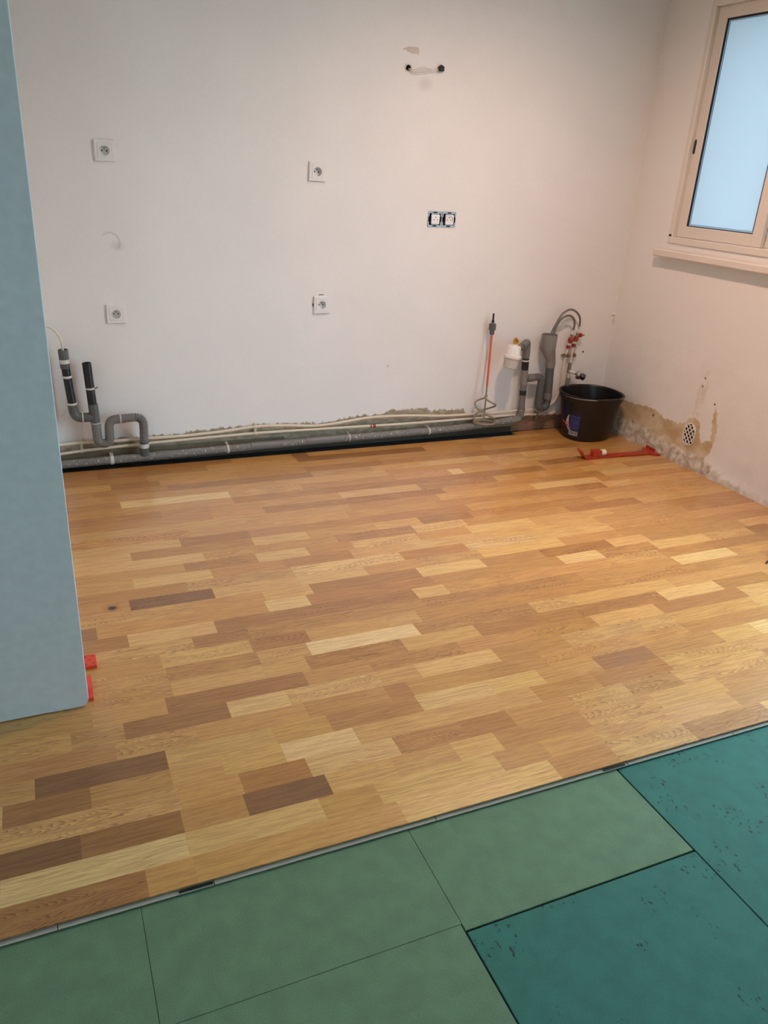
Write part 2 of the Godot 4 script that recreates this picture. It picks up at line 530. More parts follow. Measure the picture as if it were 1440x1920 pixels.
func make_materials() -> void:
	for k in [["p", 11], ["p", 23], ["s", 35], ["s", 47], ["c", 52], ["c", 68], ["c", 79], ["k", 83]]:
		var m := mat("oak grain " + str(k[1]), Color.WHITE, 0.38)
		m.vertex_color_use_as_albedo = true
		m.metallic_specular = 0.5
		m.clearcoat_enabled = true
		m.clearcoat = 1.0
		m.clearcoat_roughness = 0.2
		m.albedo_texture = grain(k[0], k[1])
		if not M.has(k[0]):
			M[k[0]] = []
		M[k[0]].append(m)
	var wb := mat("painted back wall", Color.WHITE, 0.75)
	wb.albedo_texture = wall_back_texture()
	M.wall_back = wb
	var wr := mat("painted right wall foot", Color.WHITE, 0.8)
	wr.albedo_texture = wall_right_texture()
	M.wall_foot = wr
	M.paint = mat("white paint", Color(0.905, 0.875, 0.845), 0.75)
	M.ceiling = mat("ceiling paint", Color(0.90, 0.89, 0.87), 0.9)
	M.gypsum_blue = mat("blue plasterboard paper", Color(0.79, 0.80, 0.785), 0.85)
	var gt := NoiseTexture2D.new()
	gt.width = 256
	gt.height = 256
	gt.seamless = true
	gt.noise = noise(91, 0.03, 4)
	var ramp := Gradient.new()
	ramp.set_color(0, Color(0.96, 0.96, 0.96))
	ramp.set_color(1, Color.WHITE)
	gt.color_ramp = ramp
	M.gypsum_blue.albedo_texture = gt
	M.gypsum_blue.uv1_triplanar = true
	M.gypsum_blue.uv1_world_triplanar = true
	M.gypsum_blue.uv1_scale = Vector3(3, 3, 3)
	M.gypsum_core = mat("gypsum core", Color(0.80, 0.79, 0.76), 0.9)
	M.concrete = mat("concrete screed", Color(0.17, 0.165, 0.15), 0.95)
	M.lip = mat("softwood tongue", Color(0.70, 0.655, 0.58), 0.6)
	M.core = mat("parquet core", Color(0.42, 0.32, 0.22), 0.8)
	for b in [["green", Color(0.41, 0.528, 0.395), 101, false], ["teal", Color(0.193, 0.448, 0.385), 111, true]]:
		var m := mat(b[0] + " wood fibre board", b[1], 0.8)
		m.albedo_texture = board_texture(b[2], b[3])
		m.uv1_triplanar = true
		m.uv1_world_triplanar = true
		m.uv1_scale = Vector3(1.7, 1.7, 1.7)
		M[b[0]] = m
	M.spatter = mat("old grey pipe", Color.WHITE, 0.55)
	M.spatter.albedo_texture = spatter_texture()
	M.pvc = mat("grey pvc", Color(0.44, 0.43, 0.41), 0.42)
	M.pvc_dark = mat("dark grey pvc", Color(0.33, 0.34, 0.33), 0.42)
	M.pvc_light = mat("light grey pvc", Color(0.50, 0.475, 0.45), 0.45)
	M.black = mat("black plastic", Color(0.075, 0.078, 0.078), 0.42)
	M.rubber = mat("black rubber gasket", Color(0.05, 0.05, 0.055), 0.55)
	M.seal = mat("white clamp", Color(0.80, 0.79, 0.76), 0.4)
	M.cream = mat("cream painted copper", Color(0.84, 0.79, 0.70), 0.45)
	M.dirty = mat("tarnished fitting", Color(0.50, 0.44, 0.36), 0.5)
	M.hose = mat("grey rubber hose", Color(0.42, 0.41, 0.39), 0.5)
	M.white = mat("white plastic", Color(0.90, 0.885, 0.87), 0.35)
	M.white_hole = mat("socket pin hole", Color(0.18, 0.16, 0.14), 0.8)
	M.trap_white = mat("white trap plastic", Color(0.90, 0.88, 0.86), 0.3)
	M.trap_cup = mat("milky trap cup", Color(0.80, 0.77, 0.73), 0.35)
	M.trap_cup.backlight_enabled = true
	M.trap_cup.backlight = Color(0.5, 0.5, 0.5)
	M.brass = mat("brass", Color(0.83, 0.63, 0.32), 0.28, 1.0)
	M.chrome = mat("chrome", Color(0.80, 0.80, 0.80), 0.18, 1.0)
	M.steel = mat("zinc steel", Color(0.60, 0.59, 0.58), 0.4, 1.0)
	M.valve_red = mat("red valve plastic", Color(0.62, 0.17, 0.14), 0.45)
	M.orange = mat("orange lacquer", Color(0.84, 0.33, 0.21), 0.45)
	M.paddle = mat("cement grey steel", Color(0.56, 0.51, 0.44), 0.65)
	M.red_steel = mat("red lacquered steel", Color(0.66, 0.20, 0.13), 0.4)
	M.board_edge = mat("pale board edge", Color(0.80, 0.86, 0.89), 0.8)
	M.red_block = mat("bright red plastic", Color(0.86, 0.27, 0.18), 0.5)
	M.nylon = mat("cream nylon", Color(0.90, 0.85, 0.74), 0.4)
	M.spacer = mat("blue grey painted reflection", Color(0.36, 0.48, 0.60), 0.5)  # colour of the painted reflection at the pane edge
	M.frame = mat("cream window aluminium", Color(0.86, 0.81, 0.755), 0.4)
	M.bucket = mat("black bucket plastic", Color(0.055, 0.057, 0.06), 0.38)
	M.print = mat("printed sleeve", Color.WHITE, 0.4)
	M.print.albedo_texture = label_texture()
	M.dark = mat("dark hollow", Color(0.03, 0.028, 0.025), 0.9)
	M.wire = mat("wire insulation", Color(0.80, 0.76, 0.72), 0.5)
	var milk := mat("milky pane", Color(0.52, 0.60, 0.645), 0.2)
	milk.backlight_enabled = true
	milk.backlight = Color(0.75, 0.745, 0.745)
	M.milk = milk
	var clear := mat("clear pane", Color(0.95, 1.0, 1.0, 0.06), 0.02)
	clear.transparency = BaseMaterial3D.TRANSPARENCY_ALPHA
	M.clear = clear

# ------------------------------------------------------------------ lamps
func ceiling_lamp(at: Vector3, c: Color, energy: float, label: String) -> void:
	var t := thing("ceiling_lamp", label, "lamp", at)
	obj("housing", one_lathe(Vector3.ZERO, Vector3.DOWN, [[0.0, 0.0], [0.105, 0.0], [0.11, 0.012], [0.10, 0.03], [0.085, 0.034], [0.085, 0.026]], 32), M.white, t)
	var g := mat("lit lens", Color(0.9, 0.9, 0.9), 0.5)
	g.emission_enabled = true
	g.emission = c
	g.emission_energy_multiplier = 2.0
	obj("lamp_lens", one_lathe(Vector3(0, -0.026, 0), Vector3.DOWN, [[0.085, 0.0], [0.06, 0.004], [0.0, 0.005]], 32), g, t)
	var s := SpotLight3D.new()
	s.name = numbered("lamp_light", t)
	s.position = Vector3(0, -0.04, 0)
	s.rotation = Vector3(-PI / 2, 0, 0)
	s.light_color = c
	s.light_energy = energy
	s.light_size = 0.07
	s.spot_range = 12.0
	s.spot_attenuation = 2.0
	s.spot_angle = 85.5
	s.spot_angle_attenuation = 1.0
	s.shadow_enabled = true
	t.add_child(s, true)

# ------------------------------------------------------------------ room
func build_shell() -> void:
	# back wall: computed paint on its face, thickness behind
	var st := begin()
	# the face is cut open where boxes are let into it: [x, y, half width, half height]
	var holes := [[-2.778, 1.377, 0.026, 0.026], [-2.783, 0.710, 0.026, 0.026], [-1.850, 1.343, 0.026, 0.026], [-1.814, 0.741, 0.026, 0.026], [-1.227, 1.156, 0.034, 0.034], [-1.148, 1.156, 0.034, 0.034], [-1.422, 1.802, 0.0125, 0.0125]]
	var gx := [-3.6, 0.0]
	var gy := [0.0, 2.5]
	for q in holes:
		for s in [-1.0, 1.0]:
			gx.append(q[0] + q[2] * s)
			gy.append(q[1] + q[3] * s)
	gx.sort()
	gy.sort()
	for i in gx.size() - 1:
		for j in gy.size() - 1:
			var a := Vector2(gx[i], gy[j])
			var c := Vector2(gx[i + 1], gy[j + 1])
			var m := (a + c) * 0.5
			var open := false
			for q in holes:
				if absf(m.x - q[0]) < q[2] and absf(m.y - q[1]) < q[3]:
					open = true
			if open or c.x - a.x < 1e-6 or c.y - a.y < 1e-6:
				continue
			var uv := func(p: Vector2) -> Vector2: return Vector2(1.0 + p.x / 3.6, 1.0 - p.y / 2.5)
			quad(st, Vector3(a.x, a.y, 0), Vector3(c.x, a.y, 0), Vector3(c.x, c.y, 0), Vector3(a.x, c.y, 0), Vector3.BACK, uv.call(a), uv.call(Vector2(c.x, a.y)), uv.call(c), uv.call(Vector2(a.x, c.y)))
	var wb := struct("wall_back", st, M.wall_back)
	struct("masonry", one_box(Vector3(-4.8, -0.2, -0.25), Vector3(0.25, 2.7, -0.045), 0.0), M.concrete, wb)
	# right wall with a window and, beyond the frame, a glazed door
	st = begin()
	for b in [[-0.001, 0.32, -0.2, 2.6], [0.32, 1.455, -0.2, 1.10], [0.32, 1.455, 2.19, 2.6], [1.455, 1.80, -0.2, 2.6], [1.80, 3.10, 2.15, 2.6], [1.80, 3.10, -0.2, -0.02], [3.10, 5.8, -0.2, 2.6]]:
		box(st, Vector3(0, b[2], b[0]), Vector3(0.25, b[3], b[1]), 0.0)
	var wr := struct("wall_right", st, M.paint)
	# its foot: paint, bare plaster and a lumpy rubble base, as relief
	st = begin()
	var nz := 180
	var ny := 60
	var nn := noise(71, 1.0, 4)
	var xs := []
	for j in ny + 1:
		var row := []
		for i in nz + 1:
			var z := 1.6 * i / nz
			var y := 0.6 * j / ny
			var top := 0.10 if z < 0.8 else lerpf(0.10, 0.0, clampf((z - 0.8) / 0.6, 0.0, 1.0))
			var lump: float = smoothstep(top + 0.025, top - 0.045, y) * (0.004 + 0.009 * clampf(0.4 + nn.get_noise_2d(z * 9.0, y * 9.0) + 0.35 * nn.get_noise_2d(z * 34.0, y * 34.0), 0.0, 1.0))
			var flat := 0.0012 * nn.get_noise_2d(z * 7.0, y * 7.0)
			var fade := smoothstep(0.0, 0.05, 0.6 - y) * smoothstep(0.0, 0.05, 1.6 - z)
			row.append(-0.0003 - (lump + flat + 0.0020) * fade)
		xs.append(row)
	for j in ny:
		for i in nz:
			var q := []
			var ns := []
			var us := []
			for o in [[0, 0], [1, 0], [1, 1], [0, 1]]:
				var a: int = i + o[0]
				var b: int = j + o[1]
				q.append(Vector3(xs[b][a], 0.6 * b / ny, 1.6 * a / nz))
				var dz: float = (xs[b][mini(a + 1, nz)] - xs[b][maxi(a - 1, 0)]) / 0.02
				var dy: float = (xs[mini(b + 1, ny)][a] - xs[maxi(b - 1, 0)][a]) / 0.02
				ns.append(Vector3(-1, dy, dz).normalized())
				us.append(Vector2(a * 1.6 / 1.8 / nz, 1.0 - float(b) / ny))
			tri(st, q[0], q[1], q[2], ns[0], ns[1], ns[2], us[0], us[1], us[2])
			tri(st, q[0], q[2], q[3], ns[0], ns[2], ns[3], us[0], us[2], us[3])
	obj("plaster_foot", st, M.wall_foot, wr)
	# left partition: studs and white side, blue plasterboard on the end towards the camera
	var wl := struct("wall_left", one_box(Vector3(-4.8, 0.001, -0.1), Vector3(-3.101, 2.55, 1.862), 0.0), M.paint)
	st = begin()
	var out := PackedVector2Array()
	out.append(Vector2(-4.8, 2.55))
	out.append(Vector2(-4.8, 0.004))
	for k in 60:
		var x := -3.8 + 0.69 * k / 59.0
		out.append(Vector2(x, 0.0035 + 0.0016 * nn.get_noise_1d(x * 60.0)))
	out.append(Vector2(-3.100, 0.010))
	out.append(Vector2(-3.0945, 0.022))
	out.append(Vector2(-3.0945, 2.55))
	prism(st, Vector3(0, 0, 1.8623), Vector3.RIGHT, Vector3.UP, out, 0.0127)
	obj("plasterboard", st, M.gypsum_blue, wl)
	obj("board_edge", one_tube([Vector3(-3.0958, 0.024, 1.8728), Vector3(-3.0958, 2.55, 1.8728)], 0.0024, 10), M.board_edge, wl)  # paper edge, coloured paler for the light its chamfer catches
	st = begin()
	for q in [[-4.8, -4.25, -0.2, 2.7], [-4.25, -3.5, -0.2, 0.95], [-4.25, -3.5, 2.2, 2.7], [-3.5, 0.25, -0.2, 2.7]]:
		box(st, Vector3(q[0], q[2], 5.6), Vector3(q[1], q[3], 5.8), 0.0)
	struct("wall_front", st, M.paint)
	struct("wall_hall", one_box(Vector3(-4.8, -0.2, 1.8), Vector3(-4.6, 2.7, 5.8), 0.0), M.paint)
	struct("ceiling", one_box(Vector3(-4.8, 2.5, -0.2), Vector3(0.25, 2.7, 5.8), 0.0), M.ceiling)

func ring_bars(st: SurfaceTool, x0: float, x1: float, z0: float, z1: float, y0: float, y1: float, wl: float, wr: float, wb: float, wt: float, bev := 0.003) -> void:
	box(st, Vector3(x0, y0, z0), Vector3(x1, y1, z0 + wl), bev)
	box(st, Vector3(x0, y0, z1 - wr), Vector3(x1, y1, z1), bev)
	box(st, Vector3(x0, y0, z0 + wl), Vector3(x1, y0 + wb, z1 - wr), bev)
	box(st, Vector3(x0, y1 - wt, z0 + wl), Vector3(x1, y1, z1 - wr), bev)

func build_window() -> void:
	var st := begin()
	ring_bars(st, -0.008, 0.085, 0.318, 1.457, 1.098, 2.192, 0.030, 0.030, 0.034, 0.030, 0.004)
	var w := struct("window_1", st, M.frame)
	for s in [[0.016, 0.347, 0.905, 0.061, 0.060], [0.046, 0.862, 1.428, 0.060, 0.061]]:
		var x: float = s[0]
		st = begin()
		ring_bars(st, x, x + 0.026, s[1], s[2], 1.133, 2.163, s[3], s[4], 0.056, 0.054, 0.003)
		var sash := obj("sash", st, M.frame, w)
		var z0: float = s[1] + s[3]
		var z1: float = s[2] - s[4]
		st = begin()
		ring_bars(st, x + 0.004, x + 0.022, z0 - 0.001, z1 + 0.001, 1.188, 2.110, 0.007, 0.005, 0.005, 0.009, 0.001)  # top bar widened to stand in for the shade under the rail
		obj("gasket", st, M.rubber, sash)
		st = begin()
		ring_bars(st, x + 0.009, x + 0.012, z0 + 0.013, z1 - 0.010, 1.198, 2.098, 0.003, 0.002, 0.002, 0.002, 0.0005)
		obj("pane_reflection_line", st, M.spacer, sash)  # reflection along the pane edge, imitated by thin coloured bars
		obj("pane", one_box(Vector3(x + 0.012, 1.192, z0 + 0.004), Vector3(x + 0.016, 2.104, z1 - 0.004), 0.0), M.milk, sash)
	# recessed grip and lock rosette on the near stile, drain plug in the corner
	st = begin()
	tube(st, [Vector3(0.0155, 1.527, 0.362), Vector3(0.0145, 1.535, 0.362), Vector3(0.0145, 1.585, 0.362), Vector3(0.0155, 1.594, 0.362)], [0.003, 0.006, 0.006, 0.003], 10)
	obj("grip", st, M.rubber, w)
	obj("lock", one_lathe(Vector3(0.0165, 1.442, 0.366), Vector3.LEFT, [[0.010, 0.0], [0.010, 0.002], [0.007, 0.003], [0.0, 0.003]], 16), M.frame, w)
	obj("plug", one_box(Vector3(-0.012, 1.133, 0.325), Vector3(-0.002, 1.143, 0.343), 0.002), M.rubber, w)
	struct("trim_1", one_box(Vector3(-0.052, 1.030, 0.272), Vector3(-0.0005, 1.068, 1.50), 0.006), M.frame)
	# glazed door further along the same wall
	st = begin()
	ring_bars(st, 0.02, 0.09, 1.80, 3.10, -0.02, 2.15, 0.06, 0.06, 0.08, 0.06)
	box(st, Vector3(0.02, 0.0, 2.42), Vector3(0.09, 2.10, 2.48), 0.003)
	var d := struct("window_2", st, M.frame)
	# unseen window behind the camera, added to light the blue board
	st = begin()
	box(st, Vector3(-4.25, 0.95, 5.64), Vector3(-4.19, 2.2, 5.70), 0.003)
	box(st, Vector3(-3.56, 0.95, 5.64), Vector3(-3.50, 2.2, 5.70), 0.003)
	box(st, Vector3(-4.19, 0.95, 5.64), Vector3(-3.56, 1.01, 5.70), 0.003)
	box(st, Vector3(-4.19, 2.14, 5.64), Vector3(-3.56, 2.2, 5.70), 0.003)
	var f := struct("added_window_3", st, M.frame)
	obj("pane", one_box(Vector3(-4.19, 1.01, 5.665), Vector3(-3.56, 2.14, 5.671), 0.0), M.clear, f)
	for z in [1.86, 2.48]:
		obj("pane", one_box(Vector3(0.05, 0.06, z), Vector3(0.056, 2.09, z + 0.56), 0.0), M.clear, d)

# ------------------------------------------------------------------ parquet
var strips := 0
var floor_node: MeshInstance3D
var rest: SurfaceTool

func tone_colour(t: float) -> Color:
	var stops := [[0.0, Color(0.20, 0.080, 0.019)], [1.0, Color(0.28, 0.120, 0.029)], [3.0, Color(0.47, 0.210, 0.047)], [5.0, Color(0.63, 0.322, 0.080)], [7.0, Color(0.74, 0.436, 0.133)], [9.0, Color(0.85, 0.570, 0.225)]]
	for i in stops.size() - 1:
		if t <= stops[i + 1][0]:
			return stops[i][1].lerp(stops[i + 1][1], (t - stops[i][0]) / (stops[i + 1][0] - stops[i][0]))
	return stops[-1][1]

# one strip: top with grain, fine arrises, four sides
func strip_mesh(st: SurfaceTool, x0: float, x1: float, z0: float, z1: float, c: Color, lo := -0.0135) -> void:
	var u0 := rng.randf() * maxf(0.02, 1.0 - (x1 - x0) / 0.9)
	var flip := rng.randf() < 0.5
	var uv := func(x: float, z: float) -> Vector2:
		var u := u0 + (x - x0) / 0.9
		var v := (z - z0) / PITCH
		return Vector2(u, 1.0 - v if flip else v)
	var e := 0.0001
	var t := [Vector3(x0 + e, 0, z0 + e), Vector3(x1 - e, 0, z0 + e), Vector3(x1 - e, 0, z1 - e), Vector3(x0 + e, 0, z1 - e)]
	var s := [Vector3(x0, -e, z0), Vector3(x1, -e, z0), Vector3(x1, -e, z1), Vector3(x0, -e, z1)]
	var dirs := [Vector3.FORWARD, Vector3.RIGHT, Vector3.BACK, Vector3.LEFT]
	st.set_color(c)
	quad(st, t[0], t[1], t[2], t[3], Vector3.UP, uv.call(t[0].x, t[0].z), uv.call(t[1].x, t[1].z), uv.call(t[2].x, t[2].z), uv.call(t[3].x, t[3].z))
	for i in 4:
		var j := (i + 1) % 4
		var a: Vector2 = uv.call(t[i].x, t[i].z)
		var b: Vector2 = uv.call(t[j].x, t[j].z)
		quad(st, t[i], t[j], s[j], s[i], Vector3.UP, a, b, b, a)
		quad(st, s[i], s[j], Vector3(s[j].x, lo, s[j].z), Vector3(s[i].x, lo, s[i].z), dirs[i], a, b, b, a)

# a row of strips, "start in mm : tone 0-9 and grain letter" from left to right, up to the right wall
func lay(k: int, spec: String, right := -0.004) -> void:
	var z0 := FRONT - (35 - k) * PITCH
	var z1 := z0 + PITCH
	if k == 0:
		z0 = 0.0675
	var items := spec.split(" ")
	for i in items.size():
		var a := items[i].split(":")
		var x0 := a[0].to_float() / 1000.0
		var x1 := right
		if i + 1 < items.size():
			x1 = items[i + 1].split(":")[0].to_float() / 1000.0
		var kind := a[1].substr(1, 1)
		var c := tone_colour(clampf(a[1].substr(0, 1).to_float() + rng.randf_range(-0.4, 0.4), 0.0, 9.0))
		c = Color(c.r * rng.randf_range(0.97, 1.03), c.g, c.b * rng.randf_range(0.9, 1.1))
		var m: Material = M[kind][rng.randi() % M[kind].size()]
		# strips outside the picture, behind the partition or in the farthest rows are joined into one piece
		if k < 3 or x1 < -3.31 or (k == 25 and x1 < -3.05) or x0 > lerpf(0.2, -1.38, clampf((z0 - 1.0) / 1.47, 0.0, 1.4)):
			strip_mesh(rest, x0 + 0.00004, x1 - 0.00004, z0 + 0.00004, z1 - 0.00004, c)
			continue
		var st := begin()
		strip_mesh(st, x0 + 0.00004, x1 - 0.00004, z0 + 0.00004, z1 - 0.00004, c, -0.0035 if k == 34 else -0.0135)
		obj("parquet_strip", st, m, floor_node)
		strips += 1

func build_parquet() -> void:
	floor_node = struct("floor", one_box(Vector3(-4.8, -0.2, -0.2), Vector3(0.25, -0.022, 5.8), 0.0), M.concrete)
	rest = begin()
	_rows()
	# the first row behind runs on to the wall where the waste pipe ends
	var st := begin()
	for q in [[-0.618, -0.35, 4.0, "p"], [-0.35, -0.004, 4.5, "s"]]:
		strip_mesh(rest, q[0], q[1], 0.010, 0.0672, tone_colour(q[2]))
	var r := obj("parquet_field", rest, M["s"][0], floor_node)
	r.set_meta("kind", "stuff")
	# protruding lower lip of the open front edge, one length per plank
	var cuts := [-3.95, -3.201, -2.898, -2.38, -1.821, -1.456, -0.9, -0.3, -0.004]
	for i in cuts.size() - 1:
		st = begin()
		box(st, Vector3(cuts[i] + 0.0008, -0.0130, FRONT - 0.006), Vector3(cuts[i + 1] - 0.0008, -0.0088, FRONT + 0.0072), 0.0012)
		obj("edge_lip", st, M.lip, floor_node)
	# dark socket piece of the click joint beside two of the plank ends
	for x in [-2.93, -1.86]:
		obj("click_clip", one_box(Vector3(x - 0.04, -0.0090, FRONT + 0.0005), Vector3(x + 0.03, -0.0070, FRONT + 0.0066), 0.0005), M.rubber, floor_node)

func build_underlay() -> void:
	var y1 := -0.016
	var boards := [
		["green", -3.640, -3.0468, 2.42, 3.21, "light green underlay board at the far left below the parquet edge"],
		["green", -3.046, -2.4522, 2.03, 2.8115, "light green underlay board, second from left, along the parquet edge"],
		["green", -3.046, -2.4545, 2.8123, 3.60, "light green underlay board at the bottom edge, left of the dark teal board"],
		["green", -2.4515, -1.8575, 2.04, 2.8275, "pale green underlay board between the parquet edge and the dark teal board"],
		["teal", -2.4505, -1.8565, 2.832, 3.62, "dark scuffed teal underlay board lying below the pale green board"],
		["teal", -1.8535, -1.262, 2.45, 3.24, "blue teal scuffed underlay board at the right along the parquet edge"],
	]
	for b in boards:
		var o := obj("underlay_board", one_box(Vector3(b[1], -0.0215, b[3]), Vector3(b[2], y1, b[4]), 0.0008), M[b[0]])
		tag(o, b[5], "underlay board", "green underlay boards")
	var st := begin()
	for b in [[-4.235, -3.643, 2.42, 3.21], [-4.235, -3.643, 3.212, 4.0], [-3.640, -3.049, 3.212, 4.0], [-1.259, -0.667, 2.45, 3.24], [-0.664, -0.01, 2.45, 3.24], [-1.8535, -1.262, 3.243, 4.03], [-1.259, -0.667, 3.243, 4.03], [-0.664, -0.01, 3.243, 4.03], [-3.046, -2.454, 3.603, 4.39], [-2.4505, -1.8565, 3.623, 4.41]]:
		box(st, Vector3(b[0], -0.0215, b[2]), Vector3(b[1], y1, b[3]), 0.0008)
	var o := obj("underlay_field", st, M.teal)
	tag(o, "further teal underlay boards laid beyond the edge of the picture", "underlay")
	o.set_meta("kind", "stuff")

# ------------------------------------------------------------------ waste pipes
func collar(st: SurfaceTool, a: Vector3, b: Vector3, r: float) -> void:
	var d := (b - a).normalized()
	var l := a.distance_to(b)
	lathe(st, a, d, [[r - 0.003, -0.001], [r, 0.0015], [r, l - 0.0015], [r - 0.003, l + 0.001]], 20)

func one_collar(a: Vector3, b: Vector3, r: float) -> SurfaceTool:
	var st := begin()
	collar(st, a, b, r)
	return st

# open pipe end: outside, rim and inside
func open_pipe(a: Vector3, b: Vector3, r: float) -> SurfaceTool:
	var st := begin()
	var d := (b - a).normalized()
	var l := a.distance_to(b)
	lathe(st, a, d, [[r, 0.0], [r, l - 0.001], [r - 0.001, l], [r - 0.0025, l], [r - 0.003, l - 0.001], [r - 0.003, l - 0.08], [0.0, l - 0.08]], 24)
	return st

func build_drain() -> void:
	var z := 0.045
	var t := thing("drain_pipe", "long grey waste pipe along the foot of the wall with its branches and risers", "pipe")
	var main := smooth([Vector3(-3.098, 0.032, z), Vector3(-2.66, 0.040, z), Vector3(-2.2, 0.048, z), Vector3(-1.7, 0.054, z), Vector3(-1.2, 0.058, z), Vector3(-0.9, 0.066, z), Vector3(-0.72, 0.079, z)], 6)
	obj("horizontal_pipe", one_tube(main, 0.0195, 20), M.spatter, t)
	obj("elbow", one_tube(rounded([Vector3(-0.735, 0.078, z), Vector3(-0.603, 0.088, 0.047), Vector3(-0.599, 0.155, 0.05)], 0.05, 10), 0.0215, 20), M.spatter, t)
	# sleeves and clips along the pipe
	for c in [[-2.865, 0.036, 0.016], [-2.31, 0.046, 0.010], [-1.66, 0.0545, 0.006], [-1.19, 0.058, 0.008]]:
		var x: float = c[0]
		var y: float = c[1]
		var st := one_collar(Vector3(x, y, z), Vector3(x + c[2], y, z), 0.0215)
		box(st, Vector3(x, y + 0.018, 0.0), Vector3(x + c[2], y + 0.024, 0.036), 0.001)
		obj("pipe_clip", st, M.seal, t)
	for c in [[-2.66, -2.60, 0.0405], [-2.19, -2.02, 0.050], [-1.90, -1.70, 0.0535], [-1.32, -1.24, 0.058]]:
		obj("sleeve", one_collar(Vector3(c[0], c[2], z), Vector3(c[1], c[2] + 0.001, z), 0.0208), M.pvc, t)
	# left riser with the hose in it
	obj("standpipe", one_tube([Vector3(-3.007, 0.32, 0.06), Vector3(-3.020, 0.50, 0.06)], 0.0185, 20), M.black, t)
	obj("top_sleeve", open_pipe(Vector3(-3.0195, 0.487, 0.06), Vector3(-3.0225, 0.570, 0.06), 0.0212), M.pvc_dark, t)
	obj("sticker", one_collar(Vector3(-3.0205, 0.508, 0.06), Vector3(-3.0214, 0.528, 0.06), 0.0217), M.seal, t)
	obj("clamp", one_collar(Vector3(-3.0162, 0.443, 0.06), Vector3(-3.0168, 0.453, 0.06), 0.0208), M.seal, t)
	obj("clamp", one_collar(Vector3(-3.0073, 0.320, 0.06), Vector3(-3.0075, 0.328, 0.06), 0.0218), M.seal, t)
	obj("elbow", one_tube(rounded([Vector3(-3.0072, 0.322, 0.06), Vector3(-3.002, 0.258, 0.06), Vector3(-2.918, 0.256, 0.06)], 0.05, 10), 0.0212, 20), M.pvc_dark, t)
	obj("clamp", one_collar(Vector3(-2.972, 0.2575, 0.06), Vector3(-2.966, 0.2575, 0.06), 0.0226), M.seal, t)
	# second riser, tee, trap bend
	obj("standpipe", open_pipe(Vector3(-2.921, 0.30, 0.06), Vector3(-2.9305, 0.508, 0.06), 0.0195), M.black, t)
	obj("clamp", one_collar(Vector3(-2.9248, 0.387, 0.06), Vector3(-2.9252, 0.396, 0.06), 0.0212), M.seal, t)
	obj("clamp_screw", one_tube([Vector3(-2.907, 0.392, 0.07), Vector3(-2.893, 0.398, 0.072)], 0.003, 8), M.dirty, t)
	obj("tee", one_tube([Vector3(-2.9158, 0.225, 0.06), Vector3(-2.9205, 0.318, 0.06)], 0.0215, 20), M.pvc_dark, t)
	obj("clamp", one_collar(Vector3(-2.9155, 0.226, 0.06), Vector3(-2.9157, 0.231, 0.06), 0.0228), M.seal, t)
	obj("trap_bend", one_tube(rounded([Vector3(-2.9155, 0.23, 0.06), Vector3(-2.9125, 0.129, 0.064), Vector3(-2.862, 0.128, 0.068), Vector3(-2.858, 0.242, 0.068), Vector3(-2.785, 0.2425, 0.066)], 0.036, 10), 0.0205, 20), M.pvc, t)
	obj("clamp", one_collar(Vector3(-2.810, 0.2424, 0.066), Vector3(-2.803, 0.2424, 0.066), 0.0218), M.seal, t)
	# ribbed hose over and down to the tee
	var path := rounded([Vector3(-2.80, 0.2424, 0.066), Vector3(-2.703, 0.246, 0.062), Vector3(-2.706, 0.118, 0.056)], 0.055, 22)
	var dense := []
	var radii := []
	for i in path.size() - 1:
		for k in 4:
			dense.append(path[i].lerp(path[i + 1], k / 4.0))
	dense.append(path[-1])
	var run := 0.0
	for i in dense.size():
		if i > 0:
			run += dense[i].distance_to(dense[i - 1])
		radii.append(0.0195 if run < 0.055 else 0.0190 + 0.0016 * sin(run * TAU / 0.0085))
	var fine := []
	var fr := []
	for i in dense.size() - 1:
		var steps := maxi(1, int(dense[i].distance_to(dense[i + 1]) / 0.0011))
		for k in steps:
			var p: Vector3 = dense[i].lerp(dense[i + 1], float(k) / steps)
			fine.append(p)
	run = 0.0
	for i in fine.size():
		if i > 0:
			run += fine[i].distance_to(fine[i - 1])
		fr.append(0.0195 if run < 0.055 else 0.0188 + 0.0019 * sin(run * TAU / 0.0085))
	obj("flexible_hose", one_tube(fine, fr, 18), M.pvc, t)
	obj("tee", one_tube([Vector3(-2.7075, 0.05, 0.05), Vector3(-2.7062, 0.122, 0.0555)], 0.0212, 20), M.pvc_dark, t)
	obj("sticker", one_collar(Vector3(-2.7064, 0.090, 0.0535), Vector3(-2.7062, 0.112, 0.0548), 0.0222), M.seal, t)
	# right riser up to the white trap
	obj("riser", one_tube([Vector3(-0.599, 0.14, 0.05), Vector3(-0.617, 0.50, 0.05)], 0.0185, 20), M.pvc, t)
	obj("sleeve", one_collar(Vector3(-0.6035, 0.232, 0.05), Vector3(-0.605, 0.262, 0.05), 0.0193), M.black, t)
	obj("tee", one_collar(Vector3(-0.6065, 0.290, 0.05), Vector3(-0.611, 0.376, 0.05), 0.0210), M.pvc_light, t)
	obj("sleeve", one_collar(Vector3(-0.6112, 0.379, 0.05), Vector3(-0.6145, 0.445, 0.05), 0.0200), M.black, t)
	obj("clamp", one_collar(Vector3(-0.6137, 0.427, 0.05), Vector3(-0.6142, 0.436, 0.05), 0.0215), M.seal, t)
	obj("sleeve", one_collar(Vector3(-0.6148, 0.450, 0.05), Vector3(-0.617, 0.496, 0.05), 0.0215), M.pvc, t)
	obj("elbow", one_tube(rounded([Vector3(-0.617, 0.49, 0.05), Vector3(-0.6195, 0.538, 0.052), Vector3(-0.682, 0.520, 0.098)], 0.036, 10), 0.0212, 20), M.pvc, t)

